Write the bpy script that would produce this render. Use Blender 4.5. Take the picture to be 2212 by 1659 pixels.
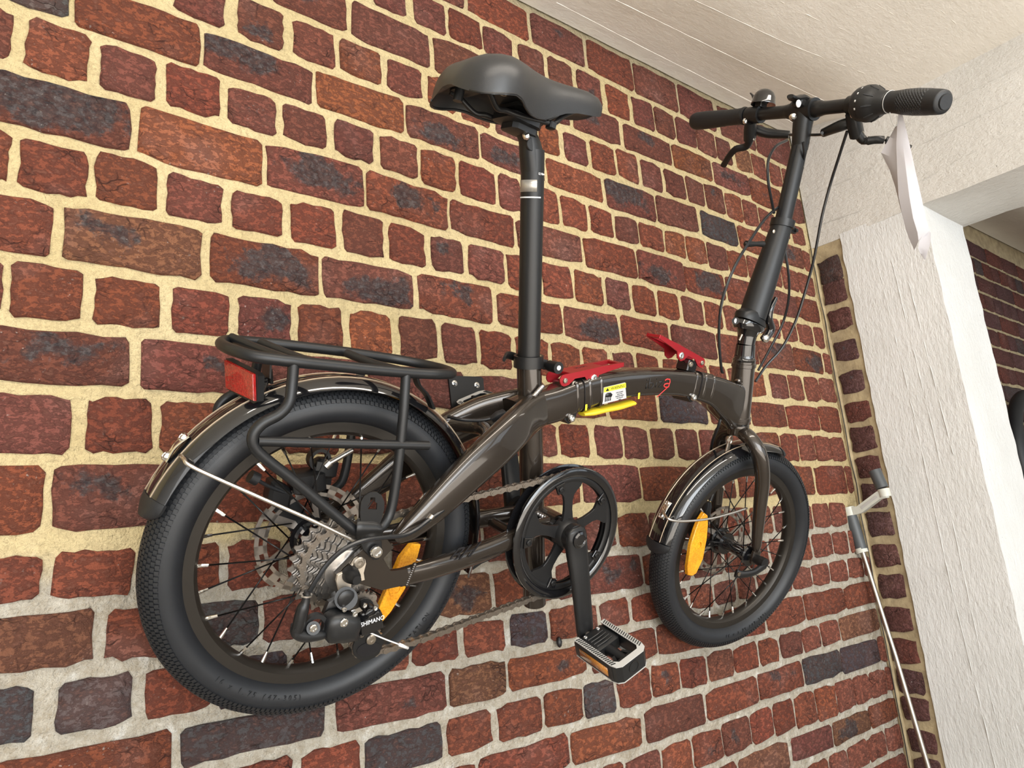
import bpy, bmesh, math, random
from mathutils import Vector, Matrix, Quaternion
rnd = random.Random(7)
for o in list(bpy.data.objects): bpy.data.objects.remove(o)
scn = bpy.context.scene
COL = scn.collection
V = Vector
# ------------------------------------------------------------------ camera
FPX = 1532.757
RX = V((0.7845081, -0.6147475, -0.0814406))      # image right, in world axes
RD = V((0.0764835, 0.2262487, -0.9710622))       # image down
RF = V((0.6153839, 0.7555773, 0.2245120))        # view direction
ORG = V((0.0, -0.932, 1.5))                      # lens position: 0.93 m off the brick wall
cd = bpy.data.cameras.new('camera'); cam = bpy.data.objects.new('camera', cd); COL.objects.link(cam)
cd.sensor_width = 36; cd.lens = 36*FPX/2212; cd.clip_start = .02; cd.clip_end = 60
cam.matrix_world = Matrix(((RX.x, -RD.x, -RF.x, ORG.x), (RX.y, -RD.y, -RF.y, ORG.y), (RX.z, -RD.z, -RF.z, ORG.z), (0, 0, 0, 1)))
scn.camera = cam
# ------------------------------------------------------------------ light
world = bpy.data.worlds.new('world'); scn.world = world; world.use_nodes = True
world.node_tree.nodes['Background'].inputs[0].default_value = (.80, .88, 1, 1)
world.node_tree.nodes['Background'].inputs[1].default_value = .35
def area(name, loc, look, sx, sy, power, col):
    l = bpy.data.lights.new(name, 'AREA'); l.shape = 'RECTANGLE'; l.size = sx; l.size_y = sy; l.energy = power; l.color = col
    o = bpy.data.objects.new(name, l); COL.objects.link(o); o.location = loc
    o.rotation_euler = (V(look)-V(loc)).to_track_quat('-Z', 'Y').to_euler(); return o
area('window_light', (-.2, -4.55, 1.45), (.2, 0, 1.3), 4.4, 2.0, 168, (.95, .98, 1))
area('window_light', (-2.6, -3.4, 1.5), (.3, 0, 1.3), 1.8, 1.8, 18, (.97, .98, 1))
area('ceiling_lamp', (.5, -1.1, 2.52), (.6, -.35, 1.2), 1.7, .10, 11, (1, .91, .80))
area('bounce_fill', (.4, -1.8, 1.0), (.6, -1.1, 4), 3.0, 1.2, 37, (1, .92, .82))  # added fill, no lamp there: stands in for light bounced up to the ceiling
area('bay_lamp', (3.6, -2.0, 2.4), (3.6, -2.0, 0), 1.5, .25, 7, (1, .92, .82))
scn.view_settings.view_transform = 'Standard'; scn.view_settings.look = 'None'
scn.view_settings.exposure = 0.22; scn.view_settings.gamma = 1; scn.view_settings.use_curve_mapping = False
# ------------------------------------------------------------------ points of the place
def ray(u, v): return RX*(u-1106) + RD*(v-829.5) + RF*FPX
def WP(u, v, y=0.0):                       # on a plane parallel to the brick wall (wall face is y = 0)
    d = ray(u, v); return ORG + d*((y-ORG.y)/d.y)
def SP(u, v, x):                           # on a plane square to it
    d = ray(u, v); return ORG + d*((x-ORG.x)/d.x)
# bicycle axes: it hangs from its left pedal, wheels against the wall, top leaning 23 degrees out into the room
AF = V((0.99818013, 0.01579267, -0.05819815)).normalized()      # forward
AB = V((-0.00862856, -0.91776234, -0.39703631)).normalized()    # towards its right (drive) side
AU = V((0.05968233, -0.39681592, 0.91595587)).normalized()      # up
C0 = ORG + V((0.35739513, 0.81535307, 0.01498098))              # rear hub
WBASE = 0.82536
def B(a, b, c): return C0 + AF*a + AB*b + AU*c
def BP(u, v, b):
    d = ray(u, v); n = AB; s = ((C0+AB*b-ORG).dot(n))/d.dot(n); return ORG + d*s
def Bac(u, v, b):
    q = BP(u, v, b)-C0; return (q.dot(AF), q.dot(AU))
C1 = C0 + AF*WBASE                                              # front hub; the front end is steered a little
SB = V((-0.11689576, -0.89995139, -0.42002723)).normalized()
SU = (AU - SB*AU.dot(SB)).normalized(); SF = SU.cross(SB)*-1
if SF.dot(AF) < 0: SF = -SF
def S(a, b, c): return C1 + SF*a + SB*b + SU*c
# ------------------------------------------------------------------ materials
def nt(name):
    m = bpy.data.materials.new(name); m.use_nodes = True; t = m.node_tree
    return m, t, t.nodes['Principled BSDF'], t.nodes, t.links
def setp(p, col=None, rough=None, metal=None, coat=None, spec=None, trans=None, ior=None, crough=None):
    if col is not None: p.inputs['Base Color'].default_value = (*col, 1)
    if rough is not None: p.inputs['Roughness'].default_value = rough
    if metal is not None: p.inputs['Metallic'].default_value = metal
    if coat is not None: p.inputs['Coat Weight'].default_value = coat
    if crough is not None: p.inputs['Coat Roughness'].default_value = crough
    if spec is not None: p.inputs['Specular IOR Level'].default_value = spec
    if trans is not None: p.inputs['Transmission Weight'].default_value = trans
    if ior is not None: p.inputs['IOR'].default_value = ior
def noise(N, L, vec, scale, detail=4, rough=.6):
    n = N.new('ShaderNodeTexNoise'); n.inputs['Scale'].default_value = scale; n.inputs['Detail'].default_value = detail
    n.inputs['Roughness'].default_value = rough
    if vec is not None: L.new(vec, n.inputs['Vector'])
    return n.outputs['Fac']
def ramp(N, L, fac, a, b, ca=(0, 0, 0, 1), cb=(1, 1, 1, 1)):
    r = N.new('ShaderNodeValToRGB'); r.color_ramp.elements[0].position = a; r.color_ramp.elements[1].position = b
    r.color_ramp.elements[0].color = ca; r.color_ramp.elements[1].color = cb; L.new(fac, r.inputs[0]); return r.outputs[0]
def mix(N, L, fac, a, b, mode='MIX'):
    m = N.new('ShaderNodeMix'); m.data_type = 'RGBA'; m.blend_type = mode
    if isinstance(fac, (int, float)): m.inputs[0].default_value = fac
    else: L.new(fac, m.inputs[0])
    for i, x in ((6, a), (7, b)):
        if isinstance(x, tuple): m.inputs[i].default_value = (*x[:3], 1)
        else: L.new(x, m.inputs[i])
    return m.outputs[2]
def math_(N, L, op, a, b=0.0, clamp=False):
    m = N.new('ShaderNodeMath'); m.operation = op; m.use_clamp = clamp
    for i, x in ((0, a), (1, b)):
        if isinstance(x, (int, float)): m.inputs[i].default_value = x
        else: L.new(x, m.inputs[i])
    return m.outputs[0]
def bump(N, L, p, h, dist, strength=1.0):
    b = N.new('ShaderNodeBump'); b.inputs['Distance'].default_value = dist; b.inputs['Strength'].default_value = strength
    L.new(h, b.inputs['Height']); L.new(b.outputs[0], p.inputs['Normal'])
def plain(name, col, rough=.5, metal=0., coat=0., var=.0, scale=60, bumpd=0., bscale=300, **k):
    m, t, p, N, L = nt(name); setp(p, col, rough, metal, coat, **k)
    tc = N.new('ShaderNodeTexCoord')
    if var:
        f = noise(N, L, tc.outputs['Object'], scale)
        c = mix(N, L, f, tuple(x*(1-var) for x in col), tuple(min(1, x*(1+var)) for x in col)); L.new(c, p.inputs['Base Color'])
    if bumpd: bump(N, L, p, noise(N, L, tc.outputs['Object'], bscale, 3), bumpd)
    return m
M = {}
M['paint'] = plain('frame_paint', (.033, .0255, .020), .27, .55, .9, var=.10, scale=900, crough=.06)
M['black_gloss'] = plain('gloss_black', (.006, .006, .007), .10, .0, .8, var=.1, crough=.03)
M['black_satin'] = plain('satin_black', (.009, .009, .0095), .36, .0, .0, var=.1, spec=.38)
M['black_matte'] = plain('matte_black', (.008, .0085, .0095), .40, .0, .0, spec=.40, var=.12, bumpd=.00005, bscale=1500)
M['rim'] = plain('anodised_black', (.030, .026, .022), .36, .5, 0, var=.08)
M['rubber'] = plain('rubber', (.0075, .0085, .0105), .52, 0, 0, var=.15, bumpd=.00015, bscale=900)
M['plastic'] = plain('dark_plastic', (.008, .0085, .0095), .42, 0, 0, var=.1, bumpd=.00006, bscale=1800)
M['saddle'] = plain('saddle_vinyl', (.013, .014, .016), .38, 0, .1, var=.06, bumpd=.00012, bscale=1100, crough=.35)
M['steel'] = plain('brushed_steel', (.62, .59, .55), .28, 1, 0, var=.12, scale=400)
M['chrome'] = plain('chrome', (.80, .80, .79), .12, 1, 0, var=.04)
M['nickel'] = plain('nickel', (.42, .38, .33), .33, 1, 0, var=.18, scale=500)
M['chain'] = plain('chain_steel', (.27, .235, .20), .36, .9, 0, var=.2, scale=600)
M['sprocket'] = plain('sprocket_steel', (.34, .32, .30), .26, .9, 0, var=.3, scale=300)
M['rotor'] = plain('disc_steel', (.52, .47, .42), .32, .9, 0, var=.12, scale=300)
M['red'] = plain('red_anodised', (.34, .012, .020), .34, .50, .2, var=.06, crough=.3)
M['yellow'] = plain('yellow_rubber', (.66, .49, .02), .50, 0, 0, var=.04)
M['yellow_print'] = plain('yellow_print', (.86, .80, .03), .5)
M['print_black'] = plain('black_print', (.006, .006, .008), .35)
M['print_white'] = plain('white_print', (.75, .76, .78), .5)
M['print_grey'] = plain('grey_print', (.42, .42, .43), .5)
M['print_red'] = plain('red_print', (.62, .03, .03), .4)
M['gold'] = plain('pinstripe', (.42, .33, .24), .4, .4)
M['silver_label'] = plain('silver_label', (.42, .40, .37), .35, .6, var=.25, scale=300)
M['cable'] = plain('cable_housing', (.009, .010, .012), .28)
M['inner_cable'] = plain('inner_cable', (.85, .85, .85), .3, .3)
M['paper'] = plain('white_paper', (.57, .565, .61), .75, var=.03, scale=8)
M['weld'] = plain('weld_seam', (.30, .28, .27), .22, .95, .5, bumpd=.0006, bscale=420)
M['cream_plastic'] = plain('cream_plastic', (.52, .53, .48), .45, var=.05)
M['grey_grip'] = plain('grey_grip', (.060, .067, .072), .42, var=.06)
M['hanger'] = plain('hanger_plate', (.72, .63, .52), .38, .75, 0, var=.05)
M['white_plastic'] = plain('white_plate', (.44, .435, .42), .4, var=.05)
def reflector(name, c1, c2):
    m, t, p, N, L = nt(name); setp(p, c1, .14, 0, .6)
    tc = N.new('ShaderNodeTexCoord'); v = N.new('ShaderNodeTexVoronoi'); v.inputs['Scale'].default_value = 420
    L.new(tc.outputs['Object'], v.inputs['Vector'])
    f = ramp(N, L, v.outputs['Distance'], .1, .7); n = noise(N, L, tc.outputs['Object'], 38, 3)
    f2 = mix(N, L, .5, f, ramp(N, L, n, .35, .65)); L.new(mix(N, L, f2, c2, c1), p.inputs['Base Color'])
    bump(N, L, p, v.outputs['Distance'], .0004); return m
M['amber'] = reflector('amber_reflector', (.85, .40, .02), (.52, .17, .004))
M['amber_dark'] = reflector('pedal_reflector', (.42, .17, .03), (.26, .09, .01))
M['red_lens'] = reflector('red_reflector', (.36, .010, .009), (.13, .004, .004))

def tyre_mat():
    m, t, p, N, L = nt('tyre_rubber'); setp(p, (.012, .014, .017), .50)
    uv = N.new('ShaderNodeUVMap'); sp = N.new('ShaderNodeSeparateXYZ'); L.new(uv.outputs[0], sp.inputs[0])
    u, v = sp.outputs[0], sp.outputs[1]
    # v: 0..1 round the section, 0.5 = crown.  tread rows across, blocks along
    row = math_(N, L, 'MULTIPLY', v, 26.0); rf = math_(N, L, 'FRACT', row); ri = math_(N, L, 'FLOOR', row)
    al = math_(N, L, 'ADD', math_(N, L, 'MULTIPLY', u, 190.0), math_(N, L, 'MULTIPLY', ri, .37)); af = math_(N, L, 'FRACT', al)
    g1 = math_(N, L, 'GREATER_THAN', rf, .16); g2 = math_(N, L, 'GREATER_THAN', af, .26)
    blocks = math_(N, L, 'MULTIPLY', g1, g2)
    dv = math_(N, L, 'ABSOLUTE', math_(N, L, 'SUBTRACT', v, .5))
    tread = math_(N, L, 'LESS_THAN', dv, .195)
    side = math_(N, L, 'GREATER_THAN', math_(N, L, 'ABSOLUTE', math_(N, L, 'SUBTRACT', dv, .245)), .006)
    h = math_(N, L, 'ADD', math_(N, L, 'MULTIPLY', blocks, tread), math_(N, L, 'MULTIPLY', side, math_(N, L, 'SUBTRACT', 1.0, tread)))
    bump(N, L, p, math_(N, L, 'MULTIPLY', side, 1.0), .0016)
    tc = N.new('ShaderNodeTexCoord'); f = noise(N, L, tc.outputs['Object'], 30, 4)
    base = mix(N, L, f, (.005, .006, .008), (.012, .014, .018))
    L.new(base, p.inputs['Base Color'])
    return m
M['tyre'] = tyre_mat()

def brick_mat():
    m, t, p, N, L = nt('old_brick'); setp(p, (.3, .1, .06), .85, spec=.25)
    tc = N.new('ShaderNodeTexCoord'); oi = N.new('ShaderNodeObjectInfo')
    wv = N.new('ShaderNodeNewGeometry').outputs['Position']; gen = tc.outputs['Generated']
    sh = N.new('ShaderNodeVectorMath'); sh.operation = 'SCALE'; L.new(wv, sh.inputs[0]); sh.inputs['Scale'].default_value = 1
    n1 = noise(N, L, wv, 26, 6, .65); n2 = noise(N, L, wv, 110, 6, .7); n3 = noise(N, L, wv, 9, 3)
    col = mix(N, L, ramp(N, L, n1, .32, .70), mix(N, L, .14, oi.outputs['Color'], (.02, .01, .012), 'MIX'), oi.outputs['Color'])
    col = mix(N, L, ramp(N, L, n2, .28, .56), mix(N, L, .30, col, (.05, .02, .016)), col)
    col = mix(N, L, math_(N, L, 'MULTIPLY', ramp(N, L, n3, .54, .70), .32), col, (.42, .25, .22))        # dusty bloom
    # burnt core, different on every brick
    d = N.new('ShaderNodeVectorMath'); d.operation = 'DISTANCE'; L.new(gen, d.inputs[0])
    cmb = N.new('ShaderNodeCombineXYZ'); L.new(math_(N, L, 'ADD', .3, math_(N, L, 'MULTIPLY', oi.outputs['Random'], .4)), cmb.inputs[0])
    cmb.inputs[1].default_value = .05; L.new(math_(N, L, 'ADD', .25, math_(N, L, 'MULTIPLY', math_(N, L, 'FRACT', math_(N, L, 'MULTIPLY', oi.outputs['Random'], 17.3)), .5)), cmb.inputs[2])
    L.new(cmb.outputs[0], d.inputs[1])
    core = math_(N, L, 'ADD', math_(N, L, 'SUBTRACT', 1.0, math_(N, L, 'MULTIPLY', d.outputs['Value'], 1.5)), math_(N, L, 'MULTIPLY', math_(N, L, 'SUBTRACT', n1, .5), 2.2))
    core = math_(N, L, 'ADD', core, math_(N, L, 'SUBTRACT', math_(N, L, 'MULTIPLY', oi.outputs['Alpha'], 1.5), 1.25))
    burnt = mix(N, L, ramp(N, L, n2, .38, .60), (.030, .032, .038), (.125, .115, .115))
    col = mix(N, L, math_(N, L, 'MULTIPLY', ramp(N, L, core, .30, .48), .92), col, burnt)
    # white flecks of lime
    n4 = noise(N, L, wv, 240, 2, .5); n5 = noise(N, L, wv, 14, 3)
    fl = math_(N, L, 'MULTIPLY', ramp(N, L, n4, .66, .72), ramp(N, L, n5, .50, .64)); col = mix(N, L, math_(N, L, 'MULTIPLY', fl, .75), col, (.60, .55, .50))
    # cracks
    dis = N.new('ShaderNodeVectorMath'); dis.operation = 'ADD'; L.new(wv, dis.inputs[0])
    nn = N.new('ShaderNodeTexNoise'); nn.inputs['Scale'].default_value = 40; L.new(wv, nn.inputs['Vector'])
    sc = N.new('ShaderNodeVectorMath'); sc.operation = 'SCALE'; sc.inputs['Scale'].default_value = .030; L.new(nn.outputs['Color'], sc.inputs[0]); L.new(sc.outputs[0], dis.inputs[1])
    mp = N.new('ShaderNodeMapping'); mp.inputs['Scale'].default_value = (.62, 1, 1.25); L.new(dis.outputs[0], mp.inputs[0])
    vo = N.new('ShaderNodeTexVoronoi'); vo.feature = 'DISTANCE_TO_EDGE'; vo.inputs['Scale'].default_value = 58; L.new(mp.outputs[0], vo.inputs['Vector'])
    gate = ramp(N, L, noise(N, L, wv, 24, 2), .50, .66)
    cr = math_(N, L, 'MULTIPLY', math_(N, L, 'SUBTRACT', 1.0, ramp(N, L, vo.outputs['Distance'], .0, .07)), gate)
    col = mix(N, L, math_(N, L, 'MULTIPLY', cr, .75), col, (.022, .009, .008))
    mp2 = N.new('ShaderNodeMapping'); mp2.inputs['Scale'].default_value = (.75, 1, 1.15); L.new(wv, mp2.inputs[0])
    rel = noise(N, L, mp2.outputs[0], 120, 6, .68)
    col = mix(N, L, math_(N, L, 'MULTIPLY', ramp(N, L, rel, .47, .36), .55), col, (.060, .022, .018))      # relief shade painted into the hollows of the face
    col = mix(N, L, math_(N, L, 'MULTIPLY', ramp(N, L, rel, .56, .68), .35), col, (.36, .17, .12))
    L.new(col, p.inputs['Base Color'])
    h = math_(N, L, 'ADD', math_(N, L, 'MULTIPLY', rel, 1.5), math_(N, L, 'MULTIPLY', n1, .35))
    h = math_(N, L, 'SUBTRACT', h, math_(N, L, 'MULTIPLY', cr, .42))
    bump(N, L, p, h, .0095); return m
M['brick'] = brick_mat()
def mortar_mat():
    m, t, p, N, L = nt('mortar'); setp(p, (.6, .5, .3), .9, spec=.2)
    wv = N.new('ShaderNodeNewGeometry').outputs['Position']; sp = N.new('ShaderNodeSeparateXYZ'); L.new(wv, sp.inputs[0])
    n1 = noise(N, L, wv, 7, 4); n2 = noise(N, L, wv, 60, 6, .7); n3 = noise(N, L, wv, 300, 3)
    yel = mix(N, L, ramp(N, L, n1, .3, .7), (.63, .505, .265), (.74, .61, .355))
    old = mix(N, L, ramp(N, L, n2, .3, .7), (.38, .335, .26), (.62, .58, .50))
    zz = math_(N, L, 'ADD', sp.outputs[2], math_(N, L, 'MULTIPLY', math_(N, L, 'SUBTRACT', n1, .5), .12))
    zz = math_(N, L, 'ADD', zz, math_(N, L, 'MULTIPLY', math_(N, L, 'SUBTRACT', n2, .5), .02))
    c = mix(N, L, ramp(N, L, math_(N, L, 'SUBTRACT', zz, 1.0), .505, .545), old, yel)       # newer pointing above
    fl = math_(N, L, 'MULTIPLY', ramp(N, L, noise(N, L, wv, 33, 4), .58, .70), math_(N, L, 'SUBTRACT', 1.0, ramp(N, L, math_(N, L, 'SUBTRACT', zz, 1.0), .44, .56)))
    c = mix(N, L, math_(N, L, 'MULTIPLY', fl, .7), c, (.80, .79, .74))
    c = mix(N, L, math_(N, L, 'MULTIPLY', ramp(N, L, n3, .58, .72), .30), c, (.30, .22, .12))
    c = mix(N, L, math_(N, L, 'MULTIPLY', ramp(N, L, noise(N, L, wv, 130, 7, .75), .52, .40), .22), c, (.30, .22, .12))
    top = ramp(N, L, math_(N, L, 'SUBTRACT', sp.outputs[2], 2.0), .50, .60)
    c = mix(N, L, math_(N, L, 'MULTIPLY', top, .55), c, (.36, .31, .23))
    L.new(c, p.inputs['Base Color'])
    bump(N, L, p, math_(N, L, 'ADD', math_(N, L, 'MULTIPLY', noise(N, L, wv, 90, 6, .62), 1.6), math_(N, L, 'MULTIPLY', n3, .3)), .0105); return m
M['mortar'] = mortar_mat()
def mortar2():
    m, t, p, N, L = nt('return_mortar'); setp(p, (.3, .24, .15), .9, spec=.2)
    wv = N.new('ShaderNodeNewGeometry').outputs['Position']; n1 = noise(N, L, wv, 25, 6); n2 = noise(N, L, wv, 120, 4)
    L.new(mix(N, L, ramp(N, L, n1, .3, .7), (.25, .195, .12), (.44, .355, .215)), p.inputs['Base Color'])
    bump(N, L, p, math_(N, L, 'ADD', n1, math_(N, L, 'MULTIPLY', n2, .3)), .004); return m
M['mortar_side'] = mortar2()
def board_concrete(name, c1, c2, axis='z', seams=.5, relief=.004):
    m, t, p, N, L = nt(name); setp(p, c1, .75, spec=.3)
    wv = N.new('ShaderNodeNewGeometry').outputs['Position']; mp = N.new('ShaderNodeMapping'); L.new(wv, mp.inputs[0])
    mp.inputs['Scale'].default_value = {'z': (2.2, 2.2, .75), 'x': (.7, 1.6, 1.6), 'y': (1.8, .8, 1.8)}[axis]
    g = noise(N, L, mp.outputs[0], 38, 7, .72); fine = noise(N, L, wv, 95, 6, .7); big = noise(N, L, wv, 5, 4)
    pits = ramp(N, L, noise(N, L, wv, 55, 3), .20, .27)
    h = math_(N, L, 'ADD', math_(N, L, 'MULTIPLY', g, 1.2), math_(N, L, 'MULTIPLY', fine, .55)); h = math_(N, L, 'ADD', h, math_(N, L, 'MULTIPLY', pits, .4))
    bump(N, L, p, h, relief)
    c = mix(N, L, ramp(N, L, big, .35, .65), c1, c2); c = mix(N, L, math_(N, L, 'MULTIPLY', math_(N, L, 'SUBTRACT', 1.0, pits), .55), c, tuple(x*.35 for x in c1))
    L.new(c, p.inputs['Base Color']); return m
M['column'] = board_concrete('painted_column', (.65, .65, .635), (.71, .71, .70), 'z', relief=.0036)
M['beam'] = board_concrete('painted_beam', (.60, .58, .54), (.66, .64, .60), 'y', relief=.0045)
M['ceiling'] = board_concrete('painted_ceiling', (.70, .66, .59), (.75, .71, .64), 'x', relief=.0018)
M['wall_plain'] = plain('plain_plaster', (.62, .60, .57), .8, var=.05, scale=3)
M['floor'] = plain('floor_boards', (.30, .26, .21), .5, var=.12, scale=4)
# ------------------------------------------------------------------ mesh helpers
WORLD = {}                                  # world origin of every object
def link(name, me, mat, parent=None, origin=None, label=None):
    o = bpy.data.objects.new(name, me); COL.objects.link(o)
    if mat is not None and not me.materials: me.materials.append(M[mat] if isinstance(mat, str) else mat)
    if origin is None: origin = WORLD[parent.as_pointer()] if parent is not None else V((0, 0, 0))
    WORLD[o.as_pointer()] = V(origin)
    if parent is not None:
        o.parent = parent; o.location = V(origin)-WORLD[parent.as_pointer()]
    else: o.location = origin
    if label: o['label'] = label
    return o
def thing(name, label, cat, loc, group=None):
    o = bpy.data.objects.new(name, None); COL.objects.link(o); o.location = loc; o.empty_display_size = .05
    o['label'] = label; o['category'] = cat
    if group: o['group'] = group
    WORLD[o.as_pointer()] = V(loc); return o
class MB:
    def __init__(s): s.v = []; s.f = []; s.uv = None
    def add(s, vs, fs):
        n = len(s.v); s.v += [V(x) for x in vs]; s.f += [tuple(i+n for i in f) for f in fs]; return s
    def build(s, name, mat, parent=None, angle=38, label=None, origin=None):
        if origin is None: origin = WORLD[parent.as_pointer()] if parent is not None else V((0, 0, 0))
        o0 = V(origin); me = bpy.data.meshes.new(name); me.from_pydata([tuple(x-o0) for x in s.v], [], s.f)
        bm = bmesh.new(); bm.from_mesh(me); bmesh.ops.recalc_face_normals(bm, faces=bm.faces); bm.to_mesh(me); bm.free()
        for p in me.polygons: p.use_smooth = True
        if angle: me.set_sharp_from_angle(angle=math.radians(angle))
        return link(name, me, mat, parent, origin, label)
    # ---- shapes
    def loft(s, rings, closed=False, cap=True):
        n = len(rings[0]); m = len(rings); vs = [p for r in rings for p in r]; fs = []
        for i in range(m if closed else m-1):
            j = (i+1) % m
            for k in range(n): fs.append((i*n+k, i*n+(k+1) % n, j*n+(k+1) % n, j*n+k))
        if cap and not closed: fs.append(tuple(range(n-1, -1, -1))); fs.append(tuple((m-1)*n+k for k in range(n)))
        return s.add(vs, fs)
    def tube(s, pts, r, seg=12, closed=False, smooth=True, step=None, cap=True):
        pts = [V(p) for p in pts]; rr = r if isinstance(r, (list, tuple)) else [r]*len(pts)
        if smooth and len(pts) > 2: pts, rr = spline(pts, rr, closed, step or 6)
        rings = []; up = None; n = len(pts)
        for i, p in enumerate(pts):
            a = pts[(i-1) % n] if (closed or i > 0) else p; b = pts[(i+1) % n] if (closed or i < n-1) else p
            t = (b-a).normalized()
            if up is None: up = t.orthogonal().normalized()
            up = (up - t*up.dot(t)).normalized(); w = t.cross(up)
            rings.append([p + (up*math.cos(q)+w*math.sin(q))*rr[i] for q in [2*math.pi*k/seg for k in range(seg)]])
        return s.loft(rings, closed, cap)
    def cyl(s, a, b, r, r2=None, seg=16): return s.tube([a, b], [r, r if r2 is None else r2], seg, smooth=False)
    def sweep(s, pts, side, w, h, seg=20, ex=3.0, closed=False, step=6, smooth=True):
        # superellipse section: half width w along `side`, half height h across; w, h lists
        pts = [V(p) for p in pts]; n0 = len(pts)
        w = w if isinstance(w, (list, tuple)) else [w]*n0; h = h if isinstance(h, (list, tuple)) else [h]*n0
        if smooth and n0 > 2:
            p2, w2 = spline(pts, w, closed, step); _, h2 = spline(pts, h, closed, step); pts, w, h = p2, w2, h2
        rings = []; n = len(pts)
        for i, p in enumerate(pts):
            a = pts[(i-1) % n] if (closed or i > 0) else p; b = pts[(i+1) % n] if (closed or i < n-1) else p
            t = (b-a).normalized(); sd = (side - t*side.dot(t)).normalized(); up = t.cross(sd); ring = []
            for k in range(seg):
                q = 2*math.pi*k/seg; c, z = math.cos(q), math.sin(q)
                ring.append(p + sd*(w[i]*math.copysign(abs(c)**(2/ex), c)) + up*(h[i]*math.copysign(abs(z)**(2/ex), z)))
            rings.append(ring)
        return s.loft(rings, closed)
    def lathe(s, prof, c, ax, e1=None, seg=32, closed=True):
        # prof: (r, h); closed profile ring when closed
        ax = ax.normalized(); e1 = (e1 or ax.orthogonal()); e1 = (e1-ax*e1.dot(ax)).normalized(); e2 = ax.cross(e1); n = len(prof)
        vs = []; fs = []
        for k in range(seg):
            q = 2*math.pi*k/seg; d = e1*math.cos(q)+e2*math.sin(q)
            vs += [c + d*r + ax*h for r, h in prof]
        for k in range(seg):
            j = (k+1) % seg
            for i in range(n if closed else n-1): fs.append((k*n+i, k*n+(i+1) % n, j*n+(i+1) % n, j*n+i))
        if not closed:
            fs.append(tuple(k*n for k in range(seg))); fs.append(tuple(k*n+n-1 for k in range(seg-1, -1, -1)))
        return s.add(vs, fs)
    def disc(s, c, ax, r, h, seg=20, bev=.15):
        return s.lathe([(r*.999*.0+.00001, 0), (r, 0), (r, h*(1-bev)), (r*(1-bev*.6), h), (.00001, h)], c, ax, None, seg, False)
    def prism(s, poly, off, bev=0.0):
        poly = [V(p) for p in poly]; off = V(off); n = len(poly)
        if bev:
            cen = sum(poly, V((0, 0, 0)))/n; top = [p+off for p in poly]
            r = [[p for p in poly], [p+off*(1-bev/off.length) for p in poly], [q+(cen-q).normalized()*bev + 0*off for q in top]]
            return s.loft(r)
        return s.loft([poly, [p+off for p in poly]])
    def box(s, c, x, y, z, bev=.0):
        c = V(c); x, y, z = V(x), V(y), V(z)
        if bev:
            b1 = 1-bev
            rings = []
            for zz, k in ((-1, b1), (-b1, 1), (b1, 1), (1, b1)):
                pts = []
                for sx, sy in ((1, b1), (b1, 1), (-b1, 1), (-1, b1), (-1, -b1), (-b1, -1), (b1, -1), (1, -b1)): pts.append(c+x*(sx*k)+y*(sy*k)+z*zz)
                rings.append(pts)
            return s.loft(rings)
        return s.loft([[c-z+x+y, c-z-x+y, c-z-x-y, c-z+x-y], [c+z+x+y, c+z-x+y, c+z-x-y, c+z+x-y]])
    def ball(s, c, r, seg=12, sc=(1, 1, 1)):
        vs = []; fs = []; m = seg//2
        for i in range(1, m):
            th = math.pi*i/m
            for k in range(seg): q = 2*math.pi*k/seg; vs.append(V(c)+V((math.sin(th)*math.cos(q)*sc[0], math.sin(th)*math.sin(q)*sc[1], math.cos(th)*sc[2]))*r)
        vs += [V(c)+V((0, 0, r*sc[2])), V(c)-V((0, 0, r*sc[2]))]; T = len(vs)-2
        for i in range(m-2):
            for k in range(seg): fs.append((i*seg+k, (i+1)*seg+k, (i+1)*seg+(k+1) % seg, i*seg+(k+1) % seg))
        for k in range(seg): fs.append((T, k, (k+1) % seg)); fs.append((T+1, (m-2)*seg+(k+1) % seg, (m-2)*seg+k))
        return s.add(vs, fs)
def spline(pts, rr, closed, step):
    n = len(pts); op = []; orr = []
    rng = n if closed else n-1
    for i in range(rng):
        p1, p2 = pts[i], pts[(i+1) % n]; p0 = pts[(i-1) % n] if (closed or i > 0) else p1*2-p2; p3 = pts[(i+2) % n] if (closed or i < n-2) else p2*2-p1
        for k in range(step):
            t = k/step; op.append(.5*((2*p1)+(p2-p0)*t+(2*p0-5*p1+4*p2-p3)*t*t+(3*p1-p0-3*p2+p3)*t**3)); orr.append(rr[i]*(1-t)+rr[(i+1) % n]*t)
    if not closed: op.append(pts[-1]); orr.append(rr[-1])
    return op, orr
def text(body, size, x, y, nrm, pos, mat, parent, name='lettering', shear=0., extr=.0002, xs=1., label=None, align='LEFT'):
    cu = bpy.data.curves.new(name, 'FONT'); cu.body = body; cu.size = size; cu.extrude = extr; cu.shear = shear; cu.align_x = align; cu.resolution_u = 3
    tmp = bpy.data.objects.new(name, cu); COL.objects.link(tmp); bpy.context.view_layer.update()
    me = bpy.data.meshes.new_from_object(tmp); bpy.data.objects.remove(tmp); bpy.data.curves.remove(cu)
    x = x.normalized()*xs; y = y.normalized(); nrm = nrm.normalized()
    Mx = Matrix(((x.x, y.x, nrm.x, 0), (x.y, y.y, nrm.y, 0), (x.z, y.z, nrm.z, 0), (0, 0, 0, 1))); me.transform(Mx); me.materials.clear()
    return link(name, me, mat, parent, pos, label)
def bolt(c, ax, r, h, mat, parent, name='bolt', label=None, socket=True):
    m = MB(); m.lathe([(.0001, 0), (r, 0), (r, h*.55), (r*.82, h*.95), (r*.5, h), (r*.42, h*.55), (.0001, h*.5)] if socket else [(.0001, 0), (r, 0), (r, h*.4), (r*.8, h*.8), (r*.4, h), (.0001, h)], V(c), ax, None, 14, False)
    return m.build(name, mat, parent, 40, label)
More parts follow.
